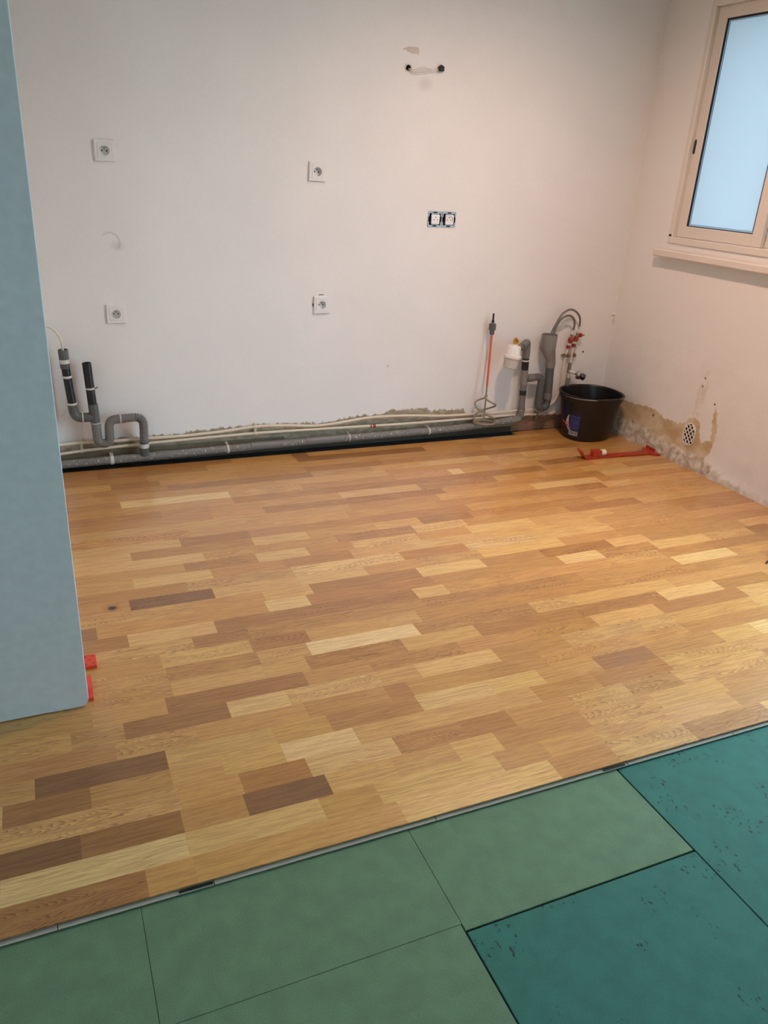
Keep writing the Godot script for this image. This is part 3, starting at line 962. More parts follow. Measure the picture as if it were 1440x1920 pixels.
	# white bottle trap on the elbow
	t = thing("bottle_trap", "white plastic bottle trap with a brass inlet hanging on the grey elbow", "trap", Vector3(-0.757, 0.412, 0.12))
	var ax := Vector3(0.10, 1.0, 0.02).normalized()
	obj("cup", one_lathe(Vector3.ZERO, ax, [[0.0, 0.0], [0.034, 0.0], [0.039, 0.005], [0.0425, 0.055], [0.043, 0.060]], 32), M.trap_cup, t)
	obj("nut", one_lathe(ax * 0.056, ax, [[0.043, 0.0], [0.048, 0.002], [0.048, 0.013], [0.044, 0.016]], 32), M.trap_white, t)
	obj("body", one_lathe(ax * 0.070, ax, [[0.044, 0.0], [0.0425, 0.012], [0.036, 0.048], [0.033, 0.053], [0.0, 0.053]], 32), M.trap_white, t)
	obj("outlet", one_tube([Vector3(0.02, 0.098, 0.0), Vector3(0.072, 0.110, -0.024)], 0.017, 18), M.pvc, t)
	obj("neck", one_lathe(ax * 0.120, ax, [[0.014, 0.0], [0.014, 0.012], [0.0, 0.012]], 18), M.trap_white, t)
	var dirn := Vector3(-0.35, 0.35, 0.85).normalized()
	obj("brass_inlet", one_lathe(ax * 0.143 + Vector3(0.006, 0, -0.008), dirn, [[0.0, -0.014], [0.011, -0.014], [0.011, 0.004], [0.0165, 0.006], [0.0165, 0.014], [0.013, 0.016], [0.0095, 0.016], [0.0095, 0.004], [0.0, 0.004]], 20), M.brass, t)
	obj("brass_nut", one_lathe(ax * 0.143 + Vector3(0.010, 0.005, -0.014), Vector3(0.8, 0.5, 0.0), [[0.0, -0.006], [0.011, -0.006], [0.014, 0.0], [0.014, 0.010], [0.0, 0.012]], 8), M.brass, t)

	# tundish standpipe with U bend
	z = 0.06
	t = thing("tundish", "grey funnel standpipe with two hoses in its mouth and a U bend below", "standpipe", Vector3(-0.4515, 0.0, z))
	var st := begin()
	# eccentric funnel: rings whose centre shifts left as they widen
	var prof := [[0.0270, 0.000, 0.418], [0.0270, 0.001, 0.425], [0.0430, -0.030, 0.492], [0.0438, -0.0305, 0.500], [0.0438, -0.030, 0.574], [0.0430, -0.030, 0.576], [0.0410, -0.030, 0.576], [0.0408, -0.030, 0.570], [0.0400, -0.029, 0.495], [0.0240, 0.001, 0.428], [0.0, 0.001, 0.428]]
	for i in prof.size() - 1:
		for k in 32:
			var q := []
			var ns := []
			for o in [[i, k], [i + 1, k], [i + 1, k + 1], [i, k + 1]]:
				var p: Array = prof[o[0]]
				var a: float = TAU * o[1] / 32.0
				q.append(Vector3(p[1] + p[0] * cos(a), p[2], p[0] * sin(a)))
				var l := Vector2(prof[i + 1][0] - prof[i][0], prof[i + 1][2] - prof[i][2]).normalized()
				ns.append(Vector3(cos(a) * l.y, -l.x, sin(a) * l.y))
			tri(st, q[0], q[1], q[2], ns[0], ns[1], ns[2])
			tri(st, q[0], q[2], q[3], ns[0], ns[2], ns[3])
	obj("funnel", st, M.pvc_light, t)
	obj("collar", one_collar(Vector3(0.001, 0.388, 0), Vector3(0.001, 0.422, 0), 0.0278), M.pvc_light, t)
	obj("pipe", one_tube([Vector3(0.014, 0.20, 0), Vector3(0.001, 0.40, 0)], 0.0245, 22), M.pvc_dark, t)
	obj("collar", one_collar(Vector3(0.0135, 0.205, 0), Vector3(0.0115, 0.243, 0), 0.0262), M.pvc, t)
	obj("u_bend", one_tube(rounded([Vector3(0.014, 0.215, 0), Vector3(0.016, 0.150, 0), Vector3(-0.046, 0.150, 0.0), Vector3(-0.046, 0.338, 0.0), Vector3(-0.155, 0.328, -0.01)], 0.034, 12), 0.0205, 20), M.pvc_dark, t)
	obj("collar", one_collar(Vector3(-0.098, 0.333, -0.005), Vector3(-0.138, 0.3295, -0.0085), 0.0222), M.pvc, t)

	# two hoses that arch from the funnel to the valves
	obj("hose", one_tube(smooth([Vector3(-0.486, 0.50, 0.062), Vector3(-0.476, 0.578, 0.062), Vector3(-0.428, 0.669, 0.056), Vector3(-0.390, 0.700, 0.050), Vector3(-0.350, 0.709, 0.045), Vector3(-0.305, 0.691, 0.04), Vector3(-0.276, 0.658, 0.036), Vector3(-0.268, 0.612, 0.034)], 8), 0.0058, 12), M.hose)
	tag(get_child(-1), "grey rubber hose, the taller of two arching out of the funnel", "hose", "hoses in the funnel")
	obj("hose", one_tube(smooth([Vector3(-0.466, 0.50, 0.066), Vector3(-0.460, 0.574, 0.064), Vector3(-0.436, 0.636, 0.058), Vector3(-0.402, 0.667, 0.052), Vector3(-0.362, 0.677, 0.048), Vector3(-0.327, 0.660, 0.044), Vector3(-0.310, 0.628, 0.04), Vector3(-0.309, 0.592, 0.036)], 8), 0.0058, 12), M.hose)
	tag(get_child(-1), "grey rubber hose, the lower of two arching out of the funnel", "hose", "hoses in the funnel")
	# thin pale hose out of the left partition into the black riser
	obj("hose", one_tube(smooth([Vector3(-3.10, 0.676, 0.05), Vector3(-3.080, 0.671, 0.05), Vector3(-3.055, 0.658, 0.052), Vector3(-3.036, 0.634, 0.056), Vector3(-3.025, 0.603, 0.06), Vector3(-3.021, 0.53, 0.06)], 8), 0.0048, 12), M.cream)
	tag(get_child(-1), "thin white hose from behind the blue board into the leftmost black riser", "hose")

# ------------------------------------------------------------------ water pipes, valves and tap
func valve(at: Vector3, axis: Vector3, label: String, lever: bool) -> void:
	var t := thing("shutoff_valve", label, "valve", at)
	var d := axis.normalized()
	obj("body", one_lathe(Vector3.ZERO, d, [[0.0, 0.0], [0.008, 0.0], [0.008, 0.018], [0.0115, 0.020], [0.0115, 0.062], [0.009, 0.066], [0.009, 0.094], [0.0, 0.094]], 16), M.dirty, t)
	obj("white_nut", one_lathe(d * 0.020, d, [[0.0118, 0.0], [0.0135, 0.002], [0.0135, 0.011], [0.0118, 0.013]], 10), M.seal, t)
	obj("white_nut", one_lathe(d * 0.084, d, [[0.0, 0.0], [0.0125, 0.001], [0.0125, 0.014], [0.0, 0.015]], 10), M.seal, t)
	obj("red_ring", one_lathe(d * 0.002, d, [[0.008, 0.0], [0.0125, 0.001], [0.0125, 0.014], [0.008, 0.016]], 14), M.valve_red, t)
	obj("red_ring", one_lathe(d * 0.040, d, [[0.0116, 0.0], [0.0145, 0.001], [0.0145, 0.022], [0.0116, 0.024]], 14), M.valve_red, t)
	if lever:
		var st := begin()
		lathe(st, d * 0.070, Vector3(1, 0.02, 0.2), [[0.0, 0.0], [0.007, 0.0], [0.007, 0.012], [0.012, 0.014], [0.012, 0.026], [0.004, 0.030], [0.003, 0.044], [0.0, 0.045]], 14)
		obj("red_handle", st, M.valve_red, t)
	else:
		obj("red_handle", one_box(Vector3(-0.006, 0.042, 0.008), Vector3(0.020, 0.056, 0.024), 0.004), M.valve_red, t)

func build_water() -> void:
	var z := 0.0205
	var up := [[-3.10, 0.119], [-3.081, 0.120], [-2.981, 0.124], [-2.858, 0.121], [-2.727, 0.123], [-2.526, 0.122], [-2.322, 0.131], [-2.148, 0.144], [-2.003, 0.139], [-1.834, 0.126], [-1.718, 0.132], [-1.580, 0.147], [-1.472, 0.151], [-1.298, 0.146], [-1.107, 0.132], [-0.993, 0.129], [-0.746, 0.128], [-0.622, 0.131], [-0.457, 0.133], [-0.400, 0.142], [-0.356, 0.176], [-0.330, 0.225], [-0.327, 0.30], [-0.328, 0.38], [-0.323, 0.455], [-0.317, 0.488]]
	var lo := [[-3.10, 0.075], [-3.083, 0.076], [-2.985, 0.084], [-2.911, 0.088], [-2.729, 0.096], [-2.527, 0.102], [-2.149, 0.109], [-1.776, 0.106], [-1.505, 0.103], [-1.295, 0.101], [-0.893, 0.103], [-0.760, 0.104], [-0.617, 0.105], [-0.451, 0.101], [-0.36, 0.102], [-0.303, 0.125], [-0.284, 0.175], [-0.283, 0.28], [-0.285, 0.372], [-0.283, 0.46], [-0.280, 0.495]]
	var names := ["upper of two cream painted water pipes running along the wall foot", "lower of two cream painted water pipes running along the wall foot"]
	for n in 2:
		var pts := []
		for p in (up if n == 0 else lo):
			pts.append(Vector3(p[0], p[1], z))
		var t := thing("water_pipe", names[n], "pipe", Vector3.ZERO, "cream water pipes")
		obj("copper_tube", one_tube(smooth(pts, 5), 0.0072, 14), M.cream, t)
		if n == 0:
			# two-pipe saddles hold both runs; each hangs on the upper one
			for c in [[-2.985, 0.124, 0.084], [-2.155, 0.144, 0.109]]:
				var st := begin()
				box(st, Vector3(c[0] - 0.007, c[2] - 0.016, 0.0), Vector3(c[0] + 0.007, c[1] + 0.016, 0.010), 0.002)
				for y in [c[1], c[2]]:
					lathe(st, Vector3(c[0] - 0.006, y, z), Vector3.RIGHT, [[0.0072, 0.0], [0.0098, 0.0], [0.0098, 0.012], [0.0072, 0.012]], 14)
				obj("saddle_clip", st, M.cream, t)
			for y in [0.444]:
				var st := begin()
				for x in [-0.327, -0.305, -0.262]:
					lathe(st, Vector3(x - 0.008, y, z), Vector3.RIGHT, [[0.0, 0.0], [0.0115, 0.0], [0.0115, 0.012], [0.0, 0.012]], 10)
				box(st, Vector3(-0.345, y - 0.004, 0.0), Vector3(-0.248, y + 0.004, 0.014), 0.002)
				obj("bracket", st, M.dirty, t)
			obj("joint_sleeve", one_collar(Vector3(-1.615, 0.1425, z), Vector3(-1.592, 0.1455, z), 0.0088), M.cream, t)
		else:
			obj("red_mark", one_collar(Vector3(-1.512, 0.103, z), Vector3(-1.498, 0.103, z), 0.0098), M.valve_red, t)
			obj("red_mark", one_collar(Vector3(-1.528, 0.1032, z), Vector3(-1.520, 0.1031, z), 0.0088), M.valve_red, t)
			obj("joint_sleeve", one_collar(Vector3(-0.2845, 0.34, z), Vector3(-0.2848, 0.40, z), 0.0105), M.dirty, t)
			obj("joint_sleeve", one_collar(Vector3(-0.2835, 0.27, z), Vector3(-0.284, 0.31, z), 0.0115), M.dirty, t)
			obj("saddle_clip", one_box(Vector3(-0.475, 0.060, 0.0), Vector3(-0.462, 0.112, 0.030), 0.003), M.dirty, t)
	valve(Vector3(-0.318, 0.484, 0.022), Vector3(0.09, 1.0, 0.14), "red and white shutoff valve under the lower hose", false)
	valve(Vector3(-0.281, 0.492, 0.022), Vector3(0.13, 1.0, 0.12), "shutoff valve with a red handle to the right under the taller hose", true)
	# tap on the right riser, above the bucket
	var t := thing("tap", "chrome washing machine tap with a black knob above the bucket", "tap", Vector3(-0.284, 0.352, 0.024))
	var d := Vector3(0.55, -0.22, 0.62).normalized()
	obj("spindle", one_lathe(Vector3.ZERO, d, [[0.0, 0.0], [0.010, 0.0], [0.010, 0.006], [0.0085, 0.008], [0.0085, 0.050], [0.0125, 0.052], [0.0125, 0.066], [0.0, 0.066]], 18), M.seal, t)
	obj("body", one_lathe(d * 0.058, Vector3(0.35, -0.75, 0.25), [[0.0, -0.020], [0.016, -0.020], [0.017, 0.004], [0.014, 0.010], [0.014, 0.022], [0.0, 0.022]], 18), M.chrome, t)
	obj("red_band", one_lathe(d * 0.045 + Vector3(0.006, -0.012, 0.0), Vector3(0.35, -0.75, 0.25), [[0.0105, 0.0], [0.0125, 0.001], [0.0125, 0.014], [0.0105, 0.016]], 14), M.valve_red, t)
	var st := begin()
	for k in 5:
		var a := TAU * k / 5.0
		var e := d.cross(Vector3.UP).normalized()
		var f := d.cross(e)
		var q := d * 0.086 + (e * cos(a) + f * sin(a)) * 0.012
		tube(st, [q - d * 0.008, q + d * 0.010], 0.0075, 10)
	lathe(st, d * 0.066, d, [[0.0, 0.0], [0.013, 0.0], [0.016, 0.008], [0.016, 0.028], [0.010, 0.033], [0.0, 0.033]], 18)
	obj("knob", st, M.black, t)
	obj("knob_cap", one_lathe(d * 0.0985, d, [[0.008, 0.0], [0.007, 0.002], [0.0, 0.0025]], 14), M.steel, t)

# ------------------------------------------------------------------ sockets
# square plate with a round hole, front at z = d
func plate_with_hole(st: SurfaceTool, half: float, r: float, z0: float, d: float) -> void:
	var seg := 40
	for k in seg:
		var a := TAU * k / seg
		var b := TAU * (k + 1) / seg
		var ca := Vector2(cos(a), sin(a))
		var cb := Vector2(cos(b), sin(b))
		var ea := ca / maxf(absf(ca.x), absf(ca.y)) * half
		var eb := cb / maxf(absf(cb.x), absf(cb.y)) * half
		quad(st, Vector3(ca.x * r, ca.y * r, d), Vector3(ea.x, ea.y, d), Vector3(eb.x, eb.y, d), Vector3(cb.x * r, cb.y * r, d), Vector3.BACK)
		var n := Vector3(ea.x, ea.y, 0).normalized()
		n = Vector3(signf(n.x), 0, 0) if absf(ea.x + eb.x) > absf(ea.y + eb.y) else Vector3(0, signf(n.y), 0)
		quad(st, Vector3(ea.x, ea.y, z0), Vector3(eb.x, eb.y, z0), Vector3(eb.x, eb.y, d), Vector3(ea.x, ea.y, d), n)

func socket(at: Vector3, label: String, roll := 0.0) -> void:
	var t := thing("wall_socket", label, "socket", at, "white framed wall sockets")
	t.rotation.z = roll
	# frame with sloped faces round a square opening
	var st := begin()
	var o := 0.0415
	var i := 0.0285
	for k in 4:
		var r := Basis(Vector3.BACK, PI / 2 * k)
		quad(st, r * Vector3(-o, -o, 0.0), r * Vector3(o, -o, 0.0), r * Vector3(o, -o, 0.007), r * Vector3(-o, -o, 0.007), r * Vector3.DOWN)
		quad(st, r * Vector3(-o, -o, 0.007), r * Vector3(o, -o, 0.007), r * Vector3(o - 0.003, -o + 0.003, 0.010), r * Vector3(-o + 0.003, -o + 0.003, 0.010), (r * Vector3(0, -1, 1)).normalized())
		quad(st, r * Vector3(-o + 0.003, -o + 0.003, 0.010), r * Vector3(o - 0.003, -o + 0.003, 0.010), r * Vector3(i, -i, 0.0105), r * Vector3(-i, -i, 0.0105), r * Vector3.BACK)
		quad(st, r * Vector3(-i, -i, 0.0105), r * Vector3(i, -i, 0.0105), r * Vector3(i, -i, 0.004), r * Vector3(-i, -i, 0.004), r * Vector3.UP)
	obj("frame", st, M.white, t)
	st = begin()
	plate_with_hole(st, 0.0278, 0.0195, 0.003, 0.0115)
	var ins := obj("insert", st, M.white, t)
	st = begin()
	lathe(st, Vector3(0, 0, -0.0080), Vector3.BACK, [[0.0, 0.0], [0.0185, 0.0], [0.0195, 0.0190]], 40)
	obj("well", st, M.white, ins)
	st = begin()
	for x in [-0.0095, 0.0095]:
		lathe(st, Vector3(x, -0.001, -0.0079), Vector3.BACK, [[0.0, 0.0004], [0.0030, 0.0004], [0.0030, 0.0]], 14)
	obj("pin_hole", st, M.white_hole, ins)
	obj("earth_pin", one_lathe(Vector3(0, 0.0095, -0.0080), Vector3.BACK, [[0.0024, 0.0], [0.0024, 0.015], [0.0, 0.0165]], 14), M.steel, ins)

func bare_socket(at: Vector3, label: String, round_well: bool) -> void:
	var t := thing("bare_socket", label, "socket", at, "sockets without cover frame")
	obj("wall_box", one_box(Vector3(-0.0325, -0.0325, -0.040), Vector3(0.0325, 0.0325, -0.020), 0.0002), M.dark, t)
	# stamped steel bracket with slots
	var st := begin()
	box(st, Vector3(-0.0385, 0.027, 0.001), Vector3(0.0385, 0.0375, 0.0028), 0.0005)
	box(st, Vector3(-0.0385, -0.0375, 0.001), Vector3(0.0385, -0.027, 0.0028), 0.0005)
	box(st, Vector3(-0.0385, -0.027, 0.001), Vector3(-0.031, 0.027, 0.0028), 0.0005)
	box(st, Vector3(0.031, -0.027, 0.001), Vector3(0.0385, 0.027, 0.0028), 0.0005)
	for s in [-1.0, 1.0]:
		box(st, Vector3(-0.020, minf(s * 0.024, s * 0.028), 0.0012), Vector3(0.020, maxf(s * 0.024, s * 0.028), 0.006), 0.0005)
	obj("bracket", st, M.steel, t)
	for s in [-1.0, 1.0]:
		obj("slot", one_box(Vector3(-0.011, s * 0.0315 - 0.003, 0.0024), Vector3(0.011, s * 0.0315 + 0.003, 0.0031), 0.0002), M.dark, t)
		obj("slot", one_box(Vector3(s * 0.034 - 0.0025, -0.012, 0.0024), Vector3(s * 0.034 + 0.0025, 0.012, 0.0031), 0.0002), M.dark, t)
	st = begin()
	if round_well:
		plate_with_hole(st, 0.0225, 0.0185, 0.003, 0.012)
	else:
		box(st, Vector3(-0.0225, -0.0225, 0.003), Vector3(0.0225, 0.0225, 0.012), 0.0015)
	var ins := obj("insert", st, M.white, t)
	var z := 0.0121
	if round_well:
		z = 0.0071
		obj("well", one_lathe(Vector3(0, 0, 0.006), Vector3.BACK, [[0.0, 0.001], [0.0175, 0.001], [0.0185, 0.006]], 36), M.white, ins)
	st = begin()
	for p in [Vector2(-0.0095, -0.002), Vector2(0.0095, -0.002), Vector2(0.0, 0.0095)]:
		lathe(st, Vector3(p.x, p.y, z - 0.0002), Vector3.BACK, [[0.0026, 0.0], [0.0026, 0.0004], [0.0, 0.0004]], 12)
	obj("pin_hole", st, M.white_hole, ins)

func build_sockets() -> void:
	socket(Vector3(-2.778, 1.377, 0.0), "white framed wall socket at the upper left of the wall", 0.01)
	socket(Vector3(-2.783, 0.710, 0.0), "white framed wall socket at the lower left, above the black risers", 0.0)
	socket(Vector3(-1.850, 1.343, 0.0), "white framed wall socket in the middle of the wall, the upper one", -0.02)
	socket(Vector3(-1.814, 0.741, 0.0), "white framed wall socket in the middle of the wall, the lower one", 0.01)
	# the lower middle frame stands off the wall: its box shows at the rim
	var t := get_child(-1)
	obj("box_rim", one_box(Vector3(-0.0455, -0.006, 0.0), Vector3(-0.0405, 0.008, 0.004), 0.0005), M.dark, t)
	for x in [-0.012, 0.001]:
		obj("claw", one_box(Vector3(x, 0.0475, 0.0), Vector3(x + 0.008, 0.0505, 0.003), 0.0005), M.dark, t)
	bare_socket(Vector3(-1.227, 1.156, 0.0), "left of two bare sockets in steel brackets without cover frame", false)
	bare_socket(Vector3(-1.148, 1.156, 0.0), "right of two bare sockets in steel brackets, with a round well", true)
	# open wire end for a wall lamp
	t = thing("wire_end", "bare wires from a hole in the wall ending in a black terminal block", "wire", Vector3(-1.422, 1.802, 0.0))
	obj("sleeve", one_lathe(Vector3(0, 0, 0.0005), Vector3(0.0, -0.25, 1.0), [[0.0122, -0.018], [0.0130, 0.004], [0.0165, 0.005], [0.0165, 0.0], [0.0165, -0.001]], 20), M.wire, t)
	obj("hole", one_lathe(Vector3(0, 0.0, -0.020), Vector3.BACK, [[0.0125, 0.016], [0.0125, 0.0], [0.0, 0.0]], 20), M.dark, t)
	var ends := [[0.010, 0.004, -0.002], [0.0, -0.004, 0.004], [-0.010, -0.008, -0.004]]
	for k in 3:
		var e: Array = ends[k]
		obj("wire", one_tube(smooth([Vector3(0.0, -0.002, 0.004), Vector3(0.025, -0.010 + e[1], 0.012), Vector3(0.070, e[0] - 0.002, 0.016), Vector3(0.110, e[2], 0.014), Vector3(0.152, e[2] * 0.5 + 0.004, 0.012)], 8), 0.0011, 8), M.wire, t)
	obj("terminal_block", one_box(Vector3(0.150, 0.000, 0.002), Vector3(0.178, 0.022, 0.020), 0.004), M.rubber, t)
	obj("terminal_screw", one_box(Vector3(0.158, 0.020, 0.006), Vector3(0.170, 0.026, 0.015), 0.002), M.rubber, t)

# ------------------------------------------------------------------ bucket
func bucket_point(a: float, y: float, inset := 0.0) -> Vector3:
	var t := y / 0.266
	var rx := lerpf(0.136, 0.171, t) - inset
	var rz := lerpf(0.112, 0.166, t) - inset
	var c := cos(a)
	var s := sin(a)
	var n := 2.0 / 2.35
	return Vector3(rx * signf(c) * pow(absf(c), n), y, rz * signf(s) * pow(absf(s), n))

func bucket_band(st: SurfaceTool, rows: Array, a0: float, a1: float, seg: int, flip := false) -> void:
	# rows: [height, inset]; u runs with the angle, v down
	for i in rows.size() - 1:
		for k in seg:
			var q := []
			var ns := []
			var us := []
			for o in [[i, k], [i + 1, k], [i + 1, k + 1], [i, k + 1]]:
				var r: Array = rows[o[0]]
				var a: float = lerpf(a0, a1, float(o[1]) / seg)
				q.append(bucket_point(a, r[0], r[1]))
				var tang := bucket_point(a + 0.01, r[0], r[1]) - bucket_point(a - 0.01, r[0], r[1])
				var along := bucket_point(a, rows[i + 1][0], rows[i + 1][1]) - bucket_point(a, rows[i][0], rows[i][1])
				ns.append((along.cross(tang)).normalized() * (-1.0 if flip else 1.0))
				us.append(Vector2(float(o[1]) / seg, 1.0 - float(o[0]) / (rows.size() - 1)))
			tri(st, q[0], q[1], q[2], ns[0], ns[1], ns[2], us[0], us[1], us[2])
			tri(st, q[0], q[2], q[3], ns[0], ns[2], ns[3], us[0], us[2], us[3])

func build_bucket() -> void:
	var t := thing("bucket", "black plastic builder's bucket with a printed label in the room corner", "bucket", Vector3(-0.226, 0.0, 0.184))
	var st := begin()
	bucket_band(st, [[0.001, 0.10], [0.001, 0.012], [0.003, 0.003], [0.010, 0.0], [0.12, 0.0], [0.232, 0.0]], 0.0, TAU, 56)
	bucket_band(st, [[0.232, 0.0], [0.232, -0.006], [0.238, -0.0075], [0.260, -0.0085], [0.266, -0.007], [0.2675, -0.003], [0.266, 0.001], [0.260, 0.003]], 0.0, TAU, 56)
	bucket_band(st, [[0.260, 0.003], [0.12, 0.003], [0.012, 0.004], [0.006, 0.012], [0.006, 0.10]], 0.0, TAU, 56)
	obj("body", st, M.bucket, t)
	# printed sleeve on the near left side; angle measured from +x towards +z
	st = begin()
	bucket_band(st, [[0.026, -0.0006], [0.075, -0.0006], [0.125, -0.0006], [0.195, -0.0006]], deg_to_rad(214.0), deg_to_rad(139.0), 24)
	obj("label", st, M.print, t)
	# wire bail lying forward on the rim, with a plastic grip
	var bail := []
	for k in 25:
		var a := deg_to_rad(186.0 - 192.0 * k / 24.0)
		var p := bucket_point(a, 0.253, -0.0115)
		bail.append(p + Vector3(0, 0.012 * sin(PI * k / 24.0), 0.004 * sin(PI * k / 24.0)))
	obj("bail", one_tube(smooth(bail, 3), 0.0024, 8), M.steel, t)
	obj("grip", one_tube(bail.slice(9, 15), 0.0075, 12), M.black, t)
	for s in [-1.0, 1.0]:
		obj("ear", one_box(Vector3(s * 0.176 - 0.006, 0.232, -0.014), Vector3(s * 0.176 + 0.006, 0.266, 0.014), 0.004), M.bucket, t)

# ------------------------------------------------------------------ mixing paddle
func build_mixer() -> void:
	var foot := Vector3(-0.862, 0.100, 0.082)
	var top := Vector3(-0.846, 0.690, 0.036)
	var d := (top - foot).normalized()
	var t := thing("mixing_paddle", "mixing paddle with an orange shaft leaning on the wall beside the trap", "mixing paddle", foot)
	obj("shaft", one_tube([Vector3.ZERO, d * 0.275], 0.0046, 12), M.paddle, t)
	obj("upper_shaft", one_tube([d * 0.200, d * 0.490], 0.0056, 12), M.orange, t)
	var st := begin()
	lathe(st, d * 0.482, d, [[0.0, 0.0], [0.011, 0.0], [0.013, 0.006], [0.013, 0.022], [0.0195, 0.026], [0.0195, 0.056], [0.015, 0.060], [0.008, 0.062], [0.008, 0.068], [0.0, 0.068]], 20)
	obj("chuck", st, M.pvc_dark, t)
	st = begin()
	lathe(st, d * 0.548, d, [[0.0085, 0.0], [0.0085, 0.010], [0.0055, 0.012], [0.0055, 0.046], [0.0, 0.048]], 6)
	obj("hex_shank", st, M.rubber, t)
	# two rising blades and a ring at the foot
	var e := d.cross(Vector3.BACK).normalized()
	var f := d.cross(e)
	for s in 2:
		var path := []
		for k in 33:
			var v: float = k / 32.0
			var a := PI * s + 0.5 + TAU * 0.95 * v
			var r := 0.008 + 0.049 * smoothstep(0.0, 0.30, v)
			path.append(d * (0.150 - 0.148 * v) + (e * cos(a) + f * sin(a)) * r)
		obj("blade", one_tube(path, 0.0052, 10), M.paddle, t)
	var ring := []
	for k in 41:
		var a := TAU * k / 40.0
		ring.append(d * -0.004 + (e * cos(a) + f * sin(a)) * 0.057)
	obj("ring", one_tube(ring, 0.0058, 10), M.paddle, t)
	obj("spoke", one_tube([d * 0.0 + e * 0.055, d * 0.012, d * 0.0 - e * 0.055], 0.004, 10), M.paddle, t)

# ------------------------------------------------------------------ pull bar on the floor
func build_pull_bar() -> void:
	var t := thing("pull_bar", "red steel pull bar lying on the parquet in front of the bucket", "pull bar", Vector3(-0.255, 0.0, 0.528))
	t.rotation.y = deg_to_rad(-3.6)
	var st := begin()
	box(st, Vector3(-0.222, 0.002, -0.024), Vector3(0.215, 0.0085, 0.024), 0.0012)
	obj("bar", st, M.red_steel, t)
	# upturned end with a slot: a bent plate, built as a rim round the slot
	st = begin()
	var up := Vector3(-0.62, 0.78, 0).normalized()
	var n := Vector3(0.78, 0.62, 0).normalized()
	var o := Vector3(-0.220, 0.003, 0)
	for b in [[0.0, 0.018, -0.024, 0.024], [0.052, 0.064, -0.020, 0.020], [0.018, 0.052, -0.024, -0.010], [0.018, 0.052, 0.010, 0.024]]:
		box(st, Vector3(0, b[0], b[2]), Vector3(0.0065, b[1], b[3]), 0.001, Transform3D(Basis(n, up, Vector3.BACK), o))
	obj("upturned_end", st, M.red_steel, t)
	# cross plate that hooks behind the last plank by the wall
	st = begin()
	prism(st, Vector3(0.195, 0.0, 0), Vector3.RIGHT, Vector3.BACK, PackedVector2Array([Vector2(0.0, -0.026), Vector2(0.014, -0.075), Vector2(0.050, -0.075), Vector2(0.050, 0.048), Vector2(0.022, 0.048), Vector2(0.0, 0.026)]), -0.0095)
	box(st, Vector3(0.236, 0.0, -0.074), Vector3(0.246, 0.024, 0.000), 0.001)
	obj("hook_plate", st, M.red_steel, t)
	obj("strike_block", one_box(Vector3(-0.172, 0.008, -0.018), Vector3(-0.118, 0.042, 0.018), 0.002), M.red_steel, t)
	obj("nylon_cap", one_lathe(Vector3(-0.119, 0.0255, 0), Vector3.RIGHT, [[0.0, 0.0], [0.016, 0.0], [0.0175, 0.003], [0.0175, 0.028], [0.015, 0.032], [0.0, 0.033]], 24), M.nylon, t)
	t = thing("debris", "small grey scrap of wire lying on the red bar near the wall", "scrap", Vector3(-0.090, 0.0085, 0.510))
	obj("twist", one_tube(smooth([Vector3(-0.022, 0.002, 0.004), Vector3(-0.008, 0.007, -0.006), Vector3(0.004, 0.003, 0.006), Vector3(0.014, 0.008, -0.004), Vector3(0.024, 0.003, 0.004)], 6), 0.0026, 8), M.dirty, t)

